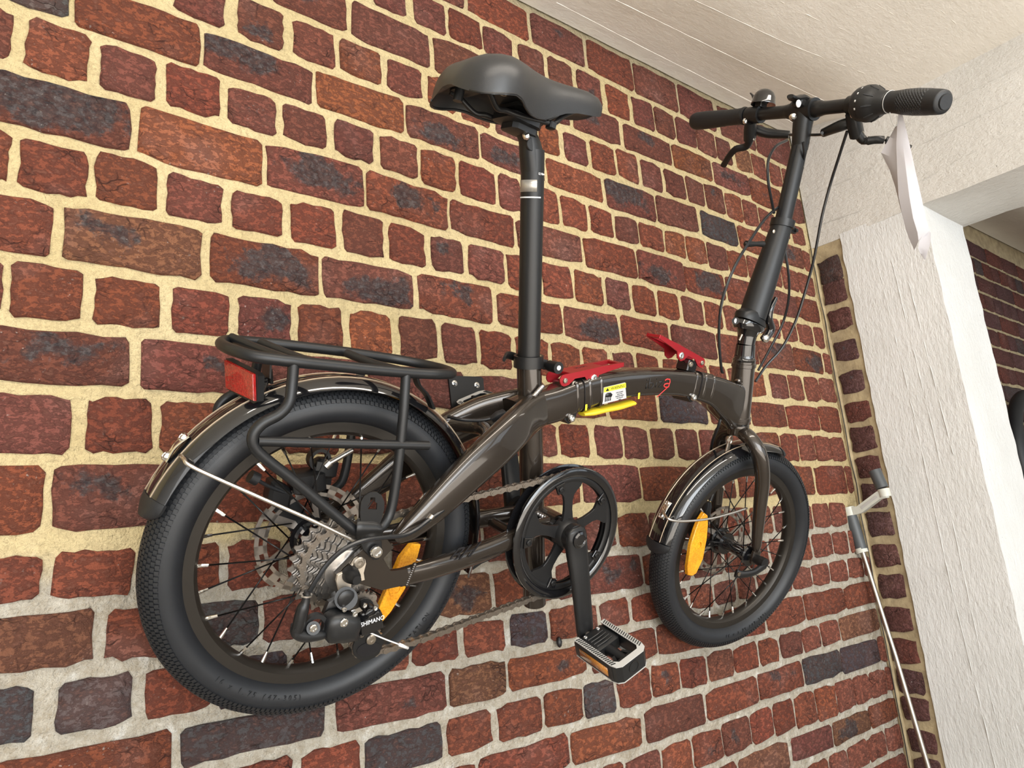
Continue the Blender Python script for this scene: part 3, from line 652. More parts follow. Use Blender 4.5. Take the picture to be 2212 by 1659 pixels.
# hinge lugs and bolts under the beam
for (u, v) in ((1232, 903), (1496, 858)):
    m = MB(); c = BP(u, v, .019); a, cc = Bac(u, v, .019)
    m.prism([B(a-.016, -.019, cc+.010), B(a+.012, -.019, cc+.012), B(a+.010, -.019, cc-.004), B(a, -.019, cc-.009), B(a-.012, -.019, cc-.002)], AB*.038, .001)
    h = m.build('hinge_lug', 'black_satin', frame); bolt(B(a, .0195, cc), AB, .0058, .005, 'chrome', frame, 'hinge_bolt', 'bright socket bolt')
# yellow grip under the beam and the two yellow marks
m = MB(); g = [(1256, 894), (1275, 890), (1300, 884), (1330, 878), (1364, 869)]
m.sweep([BP(u, v, .010) for u, v in g], AB, [.008, .0125, .0125, .0125, .011], [.0028, .0044, .0042, .0046, .0035], 12, 2.4); m.build('carry_grip', 'yellow', frame, label='yellow rubber grip strip under the frame')
SIDE = .0214
def side_quad(pts, b, mat, name, label=None, th=.0003):
    m = MB(); m.prism([BP(u, v, b) for u, v in pts], AB*th); return m.build(name, mat, frame, 30, label)
for (u, v) in ((1266, 881), (1380, 856)): side_quad([(u-1.5, v-7), (u+2.5, v-8), (u+1.5, v+5), (u-2, v+6)], SIDE, 'yellow_print', 'grip_mark', 'short yellow mark on the frame')
# warning sticker
side_quad([(1301, 873), (1353, 860), (1350, 826), (1304, 837)], SIDE, 'print_grey', 'warning_sticker', 'yellow and grey warning sticker')
side_quad([(1304, 848), (1352, 837), (1351.5, 827), (1305, 837.5)], SIDE+.0003, 'yellow_print', 'sticker_heading')
ex = (BP(1350, 840, SIDE)-BP(1306, 850, SIDE)); ey = (BP(1320, 834, SIDE)-BP(1319, 846, SIDE))
pxm = ex.length/45.1
text('WARNING', .0068, ex, ey, AB, BP(1320, 842.6, SIDE+.0007), 'print_black', frame, xs=.86)
side_quad([(1308, 845.6), (1316, 843.8), (1312.4, 838)], SIDE+.0006, 'print_black', 'warning_triangle')
for i, tx in enumerate(('FOR FOLDING', 'HOLD THE', 'FRAME BETWEEN', 'THE YELLOW', 'LINES')):
    text(tx, .0022, ex, ey, AB, BP(1338.5, 848.0+i*4.0, SIDE+.0004), 'print_black', frame, align='CENTER')
side_quad([(1325.6, 866), (1326.4, 866), (1327.4, 843.5), (1326.6, 843.5)], SIDE+.0004, 'print_white', 'sticker_rule')
m = MB(); m.prism([BP(u, v, SIDE+.0005) for u, v in ((1307, 858), (1308, 852), (1312, 848.5), (1319, 848), (1323, 852), (1321, 857), (1317, 857.5))], AB*.0002)
for i in range(4): u = 1306.5+i*3.6; m.prism([BP(u, 868-i*.9, SIDE+.0005), BP(u+2, 867.6-i*.9, SIDE+.0005), BP(u+2.6, 858-i*.6, SIDE+.0005), BP(u+.8, 858.4-i*.6, SIDE+.0005)], AB*.0002)
m.build('hand_symbol', 'print_black', frame, 0)
# model lettering on the beam: thin strokes, the last letter red with a long tail
def strokes(ls, b, r, mat, name, label=None):
    m = MB()
    for l in ls: m.sweep([BP(u, v, b) for u, v in l], AB, .0003, r, 6, 2, smooth=False)
    return m.build(name, mat, frame, 0, label)
strokes([[(1398, 828), (1395.5, 840)], [(1399.2, 819.5), (1398.6, 822.5)], [(1405, 817.5), (1401, 838.5), (1407, 838.5), (1411, 835), (1412, 829), (1409, 827), (1404, 828)],
         [(1419, 825.5), (1416, 837)], [(1420.6, 817.5), (1420, 820)], [(1423.5, 825.5), (1433, 824), (1422.5, 836.8), (1432, 836)]], SIDE, .00085, 'print_black', 'lettering')
strokes([[(1436.5, 822), (1441, 818.8), (1447, 819.5), (1447.5, 825), (1444, 836), (1437, 836.5), (1434, 833.5), (1436, 830), (1441, 828.5), (1446.5, 829)]], SIDE, .0011, 'print_red', 'lettering', 'red letter')
strokes([[(1446, 833), (1432, 846), (1419, 858)]], SIDE, .0009, 'print_red', 'lettering_tail', 'long red stroke below the last letter')
# two big slanted letters on the chain stay
def cs(a, h, b): return B(a, b, -.008+(a-.070)*.205+h)
cb = lambda a: .066-.052*(a-.07)/.16+.0100-.006
for poly in ([(1000, 1209), (973, 1216), (981, 1203), (1006, 1196), (1010, 1199)], ):
    pass
bx = BP(1040, 1190, .062)-BP(980, 1206, .062); by = BP(1010, 1185, .062)-BP(1006, 1200, .062)
text('BH', .024, bx, by, AB, BP(961, 1217, .0645), 'print_black', frame, shear=.6, xs=1.25, extr=.0006, name='lettering')
# cable stops on the arm
m = MB(); m.cyl(BP(925, 1124, .076), BP(934, 1113, .076), .0036); m.build('cable_clip', 'nickel', frame)
m = MB(); m.cyl(BP(1052, 1020, .058), BP(1064, 1012, .058), .0036); m.build('cable_clip', 'nickel', frame)
m = MB(); m.sweep([BP(1062, 906, .0), BP(1075, 899, .004), BP(1090, 893, .006)], AB, [.005, .007, .008], [.004, .0065, .006], 10, 2.5); m.build('cable_guide', 'rubber', frame)
m = MB(); m.prism([BP(u, v, .02) for u, v in ((1000, 1208), (1018, 1195), (1078, 1188), (1080, 1200), (1040, 1218), (1022, 1231), (1004, 1226))], AB*-.03); sb = m.build('stand_plate', 'black_satin', frame)
bolt(BP(1016, 1219, .021), AB, .0052, .003, 'nickel', frame, 'plate_bolt')
# --- seat post, clamp, saddle
m = MB(); ptop = B(.170, 0, .541); pbot = B(.2400, 0, .270)
m.tube([pbot, B(.205, 0, .4055), B(.178, 0, .510), B(.171, 0, .535)], [.0153]*4, 24)
m.sweep([B(.178, 0, .510), B(.170, 0, .530), B(.160, 0, .546), B(.146, 0, .553)], AB, [.0150, .0145, .0135, .0125], [.0150, .0155, .0120, .0060], 20, 2.3)
post = m.build('seat_post', 'black_satin', bike)
pd = (ptop-pbot).normalized(); pn = (AB - pd*AB.dot(pd)).normalized(); ps = pd.cross(pn)*-1
if ps.dot(AF) < 0: ps = -ps
def on_post(t, ang, r=.0156): c = B(.170, 0, .541)-pd*t; return c + (pn*math.cos(ang)+ps*math.sin(ang))*r
def post_patch(t0, t1, a0, a1, mat, name, label=None):
    m = MB(); n = 10; vs = []; fs = []
    for i in range(n+1):
        q = a0+(a1-a0)*i/n; vs += [on_post(t0, q), on_post(t1, q), on_post(t1, q, .0159), on_post(t0, q, .0159)]
    for i in range(n):
        for k in range(4): fs.append((i*4+k, i*4+(k+1) % 4, (i+1)*4+(k+1) % 4, (i+1)*4+k))
    m.add(vs, fs); return m.build(name, mat, post, 0, label)
post_patch(.0435, .0585, -2.1, -.27, 'silver_label', 'size_sticker', 'small silver sticker'); post_patch(.0645, .0662, -2.1, .13, 'print_white', 'limit_mark', 'white insertion line')
text('12 Nm', .0042, ps*math.cos(.1)-pn*math.sin(.1), pd, pn*math.cos(.1)+ps*math.sin(.1), on_post(.0375, .10, .0163), 'print_white', post, xs=.9, align='CENTER')
m = MB(); m.cyl(B(.146, -.0, .548), B(.163, 0, .535), .0050); 
bolt(BP(1136, 290, .012), (AB*.6-AU*.8).normalized(), .0048, .008, 'chrome', post, 'clamp_bolt', 'bright bolt below the saddle clamp', False)
m = MB(); m.disc(BP(1146, 312, .008), AB, .0088, .0050, 16); m.build('head_recess', 'rubber', post)
m = MB(); m.box(B(.138, 0, .560), AF*.026, AB*.024, AU*.0058, .3); m.box(B(.144, 0, .551), AF*.020, AB*.017, AU*.0052, .3); m.box(B(.157, .022, .571), AF*.007, AB*.005, AU*.006, .3); m.box(B(.175, .022, .566), AF*.005, AB*.006, AU*.005, .3)
m.box(B(.138, 0, .574), AF*.019, AB*.026, AU*.0035, .3); m.build('saddle_clamp', 'black_matte', post)
# saddle
SEC = [(.034, .026, .581, .558), (.038, .044, .592, .553), (.045, .057, .6010, .551), (.056, .066, .6080, .553), (.069, .070, .6130, .557), (.084, .068, .6168, .562), (.098, .061, .6190, .563), (.112, .052, .6210, .560), (.127, .0430, .6220, .559), (.142, .0360, .6225, .561), (.158, .0315, .6230, .566), (.174, .0290, .6245, .576), (.190, .0272, .6268, .586), (.210, .0255, .6305, .594), (.230, .0240, .6335, .599), (.248, .0205, .6330, .604), (.258, .0150, .6290, .609), (.263, .0070, .6230, .614)]
m = MB(); rings = []
for a, w, ct, cb_ in SEC:
    ring = []; h = ct-cb_; n = 18; dent = .0045*max(0, 1-abs(a-.065)/.05) if a < .115 else 0
    for k in range(n+1):
        q = math.pi*k/n; x = math.cos(q); z = math.sin(q)
        ring.append(B(a, w*math.copysign(abs(x)**.72, x), cb_+h*(z**.62) - dent*math.exp(-(x*w/.018)**2)))
    und = .018 if w > .045 else .010 if w > .03 else .004; wi = w-.008 if w > .02 else w*.6
    for k in range(7): x = -1+2*k/6; ring.append(B(a+(.004 if a < .036 else 0), x*wi, cb_+und+.006*(1-x*x)*(h/.06)))
    rings.append(ring)
rings.append([B(.265, (p-C0).dot(AB)*.2, .618+((p-C0).dot(AU)-.618)*.2) for p in rings[-1]])
rings.insert(0, [B(.0318, (p-C0).dot(AB)*.55, .565+((p-C0).dot(AU)-.565)*.45) for p in rings[0]])
m.loft(rings); saddle = m.build('saddle', 'saddle', bike, 62)
m = MB()
for s in (1, -1): m.tube([B(a, s*(w-.0015), c+.0015) for a, w, _, c in SEC[1:12]], [.0016]*11, 8)
m.build('saddle_trim', 'black_satin', saddle)
for s in (1, -1):
    m = MB(); m.tube([B(.056, s*.034, .570), B(.070, s*.031, .567), B(.090, s*.024, .556), B(.104, s*.022, .5585), B(.125, s*.022, .5600), B(.165, s*.022, .5665), B(.180, s*.021, .571), B(.196, s*.014, .586), B(.215, s*.009, .600)], .0034, 10, step=5); m.build('rail', 'black_satin', saddle)
m = MB(); m.box(B(.064, 0, .574), AF*.012, AB*.036, AU*.005, .3); m.cyl(B(.056, -.012, .556), B(.056, -.012, .572), .006); m.build('rail_socket', 'plastic', saddle)
m = MB(); m.lathe([(.0025, -.0006), (.0042, -.0006), (.0042, .0006), (.0025, .0006)], B(.088, .034, .570), AU, None, 14); m.build('eyelet', 'steel', saddle)
# seat clamp
m = MB(); c = B(.2400, 0, .268); ax = pd; m.lathe([(.0174, -.008), (.0206, -.008), (.0206, .008), (.0174, .008)], c, ax, None, 28)
m.box(c+AF*.024, AF*.008, AB*.0045, AU*.007, .2); sc = m.build('seat_clamp', 'black_satin', bike)
m = MB(); m.cyl(c+AF*.030+AB*.010, c+AF*.030+AB*.030, .0078, .0085, 14); m.cyl(c+AF*.030-AB*.016, c+AF*.030+AB*.012, .0035); lv = m.build('clamp_barrel', 'black_satin', sc); 
bolt(c+AF*.030+AB*.030, AB, .0034, .0015, 'print_white', sc, 'clamp_pin', None, False)
m = MB(); m.sweep([c+AF*.028-AB*.018, c+AF*.008-AB*.026, c-AF*.018-AB*.024+AU*.002, c-AF*.034-AB*.010-AU*.004], AU, [.006, .006, .0055, .004], [.003, .003, .0028, .002], 10, 3); m.build('clamp_lever', 'black_satin', sc)
# --- the two red latches
def latch(p0, p1, b0, b1, openh, label):
    # p0 = pivot end, p1 = free end (a, c)
    A0 = B(p0[0], 0, p0[1]); A1 = B(p1[0], 0, p1[1]); d = (A1-A0); Lg = d.length; d.normalize(); up = (AU-d*AU.dot(d)).normalized()
    def q(t, s, h): return A0+d*(t*Lg)+AB*s+up*h
    hw = (b1-b0)/2; m = MB()
    for s in (1, -1):     # side cheeks with pivot eye and middle eye
        o = []
        for an in range(100, 281, 20): o.append((-.0*1+math.cos(math.radians(an))*.0085/Lg, math.sin(math.radians(an))*.0085))
        out = o+[(.06, -.0075), (.16, -.0005), (.33, -.001), (.38, -.010), (.44, -.0145), (.52, -.0120), (.57, -.0030), (.72, -.001), (1.0, .0015), (1.0, .0075), (.5, .0085), (.12, .0085)]
        m.prism([q(t, s*hw-(.0022 if s > 0 else -.0022), h) for t, h in out], AB*(.0024*s), .0004)
    m.prism([q(.10, -hw, .0052), q(.10, hw, .0052), q(.66, hw, .0052), q(.66, -hw, .0052)], up*.0034, .0006)
    for s in (1, -1): m.prism([q(.64, s*hw, .0045), q(.64, s*(hw-.0055), .0045), q(.97, s*(hw-.0055), .0030), q(.99, s*hw, .0030)], up*.0040, .0004)
    m.prism([q(.93, -hw, .0028), q(.93, hw, .0028), q(1.0, hw*.8, .0025), q(1.0, -hw*.8, .0025)], up*.0045, .0004)
    o = m.build('frame_latch', 'red', bike, 35, label)
    for t, h, mt in ((0, 0, 'nickel'), (.47, -.006, 'chrome')):
        bolt(q(t, hw+.0004, h), AB, .0040 if t == 0 else .0058, .0022, mt, o, 'pivot_bolt'); 
    text('LOCK', .0085, -d, AB, up, q(.50, -.006, .0086), 'print_black', o) if openh == 0 else None
    return o
latch((.2985, .2520), (.4085, .2880), -.016, .016, 0, 'closed red folding latch')
latch((.5870, .3230), (.4720, .3420), -.012, .016, 1, 'open red folding latch standing up')
m = MB(); m.box(B(.312, 0, .2440), AF*.012+AU*.004, AB*.012, AU*.009, .15); m.box(B(.352, 0, .262), AF*.010+AU*.003, AB*.008, AU*.008, .2); m.build('latch_base', 'black_gloss', frame)
m = MB(); m.box(B(.568, 0, .3140), AF*.011, AB*.013, AU*.010, .15); m.build('latch_base', 'black_gloss', frame)
for a, c in ((.318, .2500), (.5600, .3160)): bolt(B(a, .0135, c), AB, .0048, .003, 'nickel', frame, 'latch_bolt')
# --- headset, stem, bar
hd = (B(.7195, 0, .345)-B(.7455, 0, .236)).normalized()
m = MB(); h0 = B(.7455, 0, .236); m.lathe([(.0001, -.012), (.015, -.012), (.0175, -.008), (.0195, -.0005), (.0001, 0)], h0, hd, None, 24, False)
m.build('lower_headset', 'black_gloss', bike, 45)
m = MB(); m.lathe([(.0001, 0), (.0198, 0), (.0205, .003), (.0185, .005), (.0175, .012), (.0165, .030), (.0001, .030)], B(.7195, 0, .345), hd, None, 28, False); m.build('headset', 'black_gloss', bike)
P0 = B(.7125, 0, .374); P1 = B(.7095, 0, .408)
m = MB(); m.tube([P0, B(.7110, 0, .389), B(.7098, 0, .400)], [.0155, .0165, .020], 24)
m.sweep([B(.708, 0, .398), B(.708, 0, .405), B(.7085, 0, .4105)], AB, [.019, .022, .022], [.030, .036, .033], 24, 2.3, smooth=False)
hb = m.build('stem_base', 'black_gloss', bike, 45)
m = MB(); m.sweep([B(.7090, 0, .4120), B(.7100, 0, .419), B(.7125, 0, .426)], AB, [.022, .022, .021], [.034, .036, .026], 24, 2.3, smooth=False)
SB0 = B(.7120, 0, .422); SB1 = B(.7345, 0, .597)
m.tube([SB0, SB0.lerp(SB1, .35), SB0.lerp(SB1, .7), SB1], [.0235, .0228, .0205, .0178], 28)
stem = m.build('handlepost', 'black_matte', bike, 45)
m = MB(); m.cyl(BP(1589, 693, .006), BP(1589, 693, .020), .0062, .0062, 16); m.build('hinge_barrel', 'black_gloss', stem)
bolt(BP(1589, 693, .020), AB, .0040, .0012, 'print_white', stem, 'hinge_pin', None, False)
bolt(BP(1651, 731, .016), AB, .0078, .008, 'chrome', stem, 'lever_nut', 'polished domed nut of the stem lever', False)
m = MB(); m.sweep([BP(1651, 733, .008), BP(1664, 712, .008), BP(1660, 690, .010), BP(1664, 668, .012), BP(1676, 643, .012)], AB, [.008, .008, .007, .006, .0035], [.007, .0085, .0070, .0055, .003], 12, 2.5); m.build('stem_lever', 'black_gloss', stem)
m = MB(); m.cyl(BP(1597, 735, .012), BP(1603, 722, .014), .002); m.build('chrome_chip', 'nickel', stem)
bolt(BP(1671.5, 500, .017), AB, .0032, .0012, 'hanger', stem, 'brass_rivet', 'small brass rivet', False)
m = MB(); m.tube([BP(1648, 527, .004), BP(1633, 527, .003), BP(1612, 527, .002)], [.0055, .0042, .0058], 12); m.ball(BP(1611, 526, .004), .0032); m.build('magnet_hook', 'black_satin', stem)
ST = B(.7320, 0, .735); m = MB(); m.cyl(SB1, ST, .0142, seg=24); m.box(SB1.lerp(ST, .5)-AF*.0135, AF*.0014, AB*.003, (ST-SB1)*.46); post2 = m.build('inner_stem', 'black_matte', bike)
dS = (ST-SB1).normalized()
m = MB(); m.lathe([(.0178, -.006), (.0208, -.006), (.0208, .007), (.0178, .007)], SB1-dS*.001, dS, None, 28); m.box(SB1+AF*.024-AU*.003, AF*.018, AB*.005, AU*.006, .25); m.cyl(SB1+AF*.036-AU*.003-AB*.008, SB1+AF*.036-AU*.003+AB*.009, .0034); m.build('stem_collar', 'black_satin', bike)
pn2 = (AB-dS*AB.dot(dS)).normalized(); ps2 = dS.cross(pn2); ps2 = ps2 if ps2.dot(AF) > 0 else -ps2
m = MB(); vs = []; fs = []
for i in range(7):
    q = .15+.85*i/6; d = pn2*math.cos(q)+ps2*math.sin(q); c = SB1+(ST-SB1)*.72; vs += [c+d*.0144, c+dS*.030+d*.0144, c+dS*.030+d*.0147, c+d*.0147]
for i in range(6):
    for k in range(4): fs.append((i*4+k, i*4+(k+1) % 4, (i+1)*4+(k+1) % 4, (i+1)*4+k))
m.add(vs, fs); m.build('clear_sticker', 'silver_label', post2, 0, 'small silver sticker on the stem')
BAR = [(-.272, .7480, .8140), (-.20, .7420, .8090), (-.10, .7300, .8010), (0, .7215, .7930), (.10, .7080, .7840), (.16, .6985, .7765), (.21, .6880, .7660), (.262, .6720, .7525)]
def bar(t):
    for (b0, a0, c0), (b1, a1, c1) in zip(BAR, BAR[1:]):
        if t <= b1: k = (t-b0)/(b1-b0); return B(a0+(a1-a0)*k, t, c0+(c1-c0)*k)
    return B(BAR[-1][1], BAR[-1][0], BAR[-1][2])
def bdir(t): return (bar(min(.262, t+.01))-bar(max(-.272, t-.01))).normalized()
m = MB(); m.tube([bar(t) for t in (-.265, -.19, -.10, -.045, -.03, 0, .03, .045, .10, .16, .21, .255)], [.0112, .0112, .0112, .0112, .0135, .0140, .0135, .0112, .0112, .0112, .0112, .0112], 20); hbar = m.build('handlebar', 'black_satin', bike)
m = MB(); m.tube([ST, B(.7250, 0, .765), bar(0)], [.0145, .0165, .0185], 22); m.lathe([(.0140, -.021), (.0190, -.021), (.0190, .021), (.0140, .021)], bar(0), bdir(0), None, 28)
m.box(bar(0)-AF*.021+AU*.004, AF*.010, AB*.010, AU*.007, .25); stc = m.build('bar_clamp', 'black_satin', bike)
bolt(BP(1724, 224, .016), AB, .0062, .003, 'print_white', stc, 'clamp_pin', None, False); bolt(BP(1712, 250, .012), (-AU+AB*.5).normalized(), .0062, .007, 'chrome', stc, 'clamp_bolt', 'bright bolt under the bar clamp', False)
m = MB(); m.sweep([BP(1744, 218, .0), BP(1730, 212, .0), BP(1716, 213, .002), BP(1707, 208, .004)], AB, [.010, .012, .010, .006], [.004, .006, .004, .0035], 12, 2.5); m.build('clamp_lever', 'black_satin', stc)
# grips
m = MB(); T = [-.275, -.270, -.262, -.24, -.20, -.182, -.178, -.170, -.166, -.158, -.154, -.146, -.142, -.136, -.130]; R_ = [.008, .0150, .0172, .0174, .0160, .0152, .0146, .0152, .0146, .0152, .0146, .0152, .0150, .0168, .0150]
m.tube([bar(t) for t in T], R_, 24, smooth=False); m.build('left_grip', 'rubber', bike, 50)
m = MB(); T = [.156, .160, .172, .185, .205, .230, .244, .251, .254]; R_ = [.0150, .0158, .0165, .0180, .0190, .0184, .0178, .0168, .012]
m.tube([bar(t) for t in T], R_, 28); rg = m.build('right_grip', 'rubber', bike, 50)
def knurl():
    mm, t, p, N, L = nt('knurled_rubber'); setp(p, (.012, .014, .017), .40)
    wv = N.new('ShaderNodeNewGeometry').outputs['Position']; vals = []
    for d in ((bdir(.2)+AU*.9), (bdir(.2)-AU*.9)):
        dv = N.new('ShaderNodeVectorMath'); dv.operation = 'DOT_PRODUCT'; L.new(wv, dv.inputs[0]); dv.inputs[1].default_value = tuple(d.normalized())
        vals.append(math_(N, L, 'ABSOLUTE', math_(N, L, 'SINE', math_(N, L, 'MULTIPLY', dv.outputs['Value'], 900.0))))
    bump(N, L, p, math_(N, L, 'MULTIPLY', vals[0], vals[1]), .0011); return mm
M['knurl'] = knurl()
m = MB(); m.tube([bar(t) for t in (.178, .186, .205, .229, .240)], [.0155, .0184, .01945, .01880, .0160], 28); m.build('knurled_sleeve', 'knurl', rg, 50)
m = MB(); m.cyl(bar(.252), bar(.252)+bdir(.25)*.0045, .0115, .0105, 20); m.build('grip_end', 'rubber', rg)
m = MB(); T = [(.102, .0150), (.104, .0230), (.110, .0265), (.117, .0270), (.121, .0255), (.1220, .0285), (.131, .0280), (.139, .0235), (.147, .0185), (.156, .0172), (.159, .0150)]
m.tube([bar(t) for t, r in T], [r for t, r in T], 32, smooth=False); tw = m.build('twist_shifter', 'plastic', bike, 50)
for i in range(7):
    q = 2.2-i*.45; d1 = bdir(.112); e = (AB*0+AU-d1*AU.dot(d1)).normalized(); f = d1.cross(e); dd = e*math.cos(q)+f*math.sin(q)
    m = MB(); m.box(bar(.1195)+dd*.0265, d1*.0012, d1.cross(dd)*.0016, dd*.0010); m.build('gear_mark', 'print_white', tw, 0)
d1 = bdir(.135); e = (AU-d1*AU.dot(d1)).normalized(); f = d1.cross(e)
m = MB()
for i in range(9):
    q = i*.7; dd = e*math.cos(q)+f*math.sin(q); m.sweep([bar(.131)+dd*.0278, bar(.137)+dd*.0246, bar(.144)+dd*.0203], d1.cross(dd), [.0012, .002, .0012], .0012, 6, 2)
m.build('shifter_rib', 'rubber', tw)
# bell
m = MB(); bc0 = bar(-.095); ub = (AU*.95-AF*.1).normalized(); cb0 = bc0+ub*.019
m.lathe([(.0001, .026), (.006, .0255), (.012, .023), (.0175, .0175), (.0205, .010), (.0215, .002), (.0222, 0), (.0222, -.0025), (.0001, -.0025)], cb0, ub, None, 28, False); bell = m.build('bell', 'black_gloss', bike, 40, 'small black dome bell on the handlebar')
m = MB(); m.lathe([(.0115, -.008), (.0160, -.008), (.0160, .008), (.0115, .008)], bar(-.103), bdir(-.1), None, 20); m.box(bar(-.10)+ub*.014, AF*.010, bdir(-.1)*.008, ub*.004, .2); m.build('bell_mount', 'black_satin', bell)
m = MB(); m.sweep([cb0-bdir(-.1)*.020, cb0-bdir(-.1)*.026+ub*.014, cb0-bdir(-.1)*.034+ub*.021], AF, [.005, .006, .004], [.0025, .002, .0015], 10, 2.4); m.build('bell_striker', 'black_satin', bell)
# brake levers
def brake(side):
    if side < 0: b0, px = -.118, dict(cl=(1622, 262), boss=(1622, 300), bar=[(1632, 280), (1660, 288), (1705, 291)], piv=(1620, 300), lev=[(1622, 296), (1612, 316), (1590, 322), (1576, 336), (1563, 357)], bolt=(1608, 262), bb=-.13)
    else: b0, px = .096, dict(cl=(1850, 252), boss=(1850, 290), bar=[(1848, 262), (1815, 272), (1778, 287)], piv=(1851, 291), lev=[(1850, 284), (1866, 303), (1895, 302), (1925, 305), (1965, 322)], bolt=(1840, 248), bb=.092)
    bb = px['bb']; m = MB(); m.lathe([(.0113, -.008), (.0150, -.008), (.0150, .008), (.0113, .008)], bar(b0), bdir(b0), None, 22)
    c0 = bar(b0)-AU*.012; pv = BP(*px['piv'], bb)
    m.sweep([c0, c0.lerp(pv, .5), pv], AB, [.009, .010, .010], [.012, .014, .013], 12, 2.6)
    m.sweep([BP(*px['bar'][0], bb), BP(*px['bar'][1], bb+side*-.02), BP(*px['bar'][2], bb-side*.055)], AU, [.009, .009, .007], [.0095, .0085, .0065], 12, 2.6)
    br = m.build('brake_lever', 'black_satin', bike, 45)
    m = MB(); k = [bb, bb+side*.012, bb+side*.030, bb+side*.048, bb+side*.075]
    m.sweep([BP(u, v, t) for (u, v), t in zip(px['lev'], k)], AB+AF*.6, [.0075, .007, .0065, .0062, .0062], [.0095, .0065, .0046, .0044, .0052], 12, 2.6); m.build('lever_blade', 'black_satin', br)
    bolt(BP(*px['bolt'], b0+side*.0+.006), AB, .0052, .004, 'chrome', br, 'clamp_bolt', 'bright clamp bolt'); bolt(pv+AB*.009, AB, .0048, .0018, 'nickel', br, 'pivot_bolt')
    return br
brake(-1); brake(1)
# cables
def cable(pts, r=.0024, name='cable', mat='cable'): m = MB(); m.tube([BP(u, v, b) for u, v, b in pts], r, 8, step=8); return m.build(name, mat, bike)
cable([(1706, 291, -.06), (1770, 291, .03), (1776, 287, .045)], .0026)
cable([(1830, 283, .085), (1815, 330, .07), (1793, 400, .05), (1775, 470, .04), (1760, 550, .03), (1745, 610, .02), (1720, 690, .01), (1690, 750, 0), (1655, 790, -.01), (1632, 824, -.01)])
cable([(1700, 303, -.03), (1676, 316, -.02), (1660, 345, .0), (1659, 385, .01), (1664, 420, .01), (1672, 460, .0)])
cable([(1735, 307, .02), (1737, 340, .015), (1722, 380, -.01), (1705, 420, -.02), (1690, 440, -.015), (1655, 470, .012), (1620, 520, .018), (1585, 580, .02), (1560, 650, .02), (1553, 720, .015), (1558, 795, .01), (1562, 805, .0)])
cable([(1688, 506, -.012), (1697, 550, .0), (1704, 600, .005), (1703, 650, .0), (1690, 700, -.01), (1665, 750, -.015), (1638, 800, -.015)])
cable([(1562, 882, .0), (1552, 920, .0), (1540, 950, -.02), (1533, 985, -.045)], .0026)
cable([(968, 900, -.03), (1000, 907, -.01), (1040, 908, -.005), (1065, 903, .0)], .0024)
cable([(1080, 1000, .058), (1064, 1012, .058), (1040, 1030, .060), (1000, 1070, .066), (960, 1100, .072), (925, 1124, .078), (900, 1143, .085), (870, 1157, .090), (830, 1161, .094), (785, 1168, .098), (745, 1185, .100), (710, 1215, .102), (685, 1250, .102), (668, 1278, .100)], .0026)
# --- wheels.  X(a, b, c) is B for the rear and S for the steered front end
def tyre(X, ax, name, label):
    n = 160; ns = 32; R0, rt = .1742, .0236; vs = []; fs = []; uvs = []
    for i in range(n+1):
        q = 2*math.pi*i/n
        for k in range(ns+1):
            p = -math.pi*.88+2*math.pi*.88*k/ns; rr = R0 + rt*math.cos(p)*(1.0 if math.cos(p) > 0 else .82); h = rt*math.sin(p)*(.98 if math.cos(p) > 0 else .80+.18*abs(math.sin(p)))
            vs.append(X(rr*math.cos(q), h, rr*math.sin(q)))
    for i in range(n):
        for k in range(ns): a = i*(ns+1)+k; fs.append((a, a+1, a+ns+2, a+ns+1)); uvs.append(((i/n, k/ns), (i/n, (k+1)/ns), ((i+1)/n, (k+1)/ns), ((i+1)/n, k/ns)))
    org = WORLD[bike.as_pointer()]; me = bpy.data.meshes.new(name); me.from_pydata([tuple(x-org) for x in vs], [], fs); uv = me.uv_layers.new(name='UVMap')
    for p, q in zip(me.polygons, uvs):
        p.use_smooth = True
        for l, w in zip(p.loop_indices, q): uv.data[l].uv = w
    return link(name, me, 'tyre', bike, None, label)
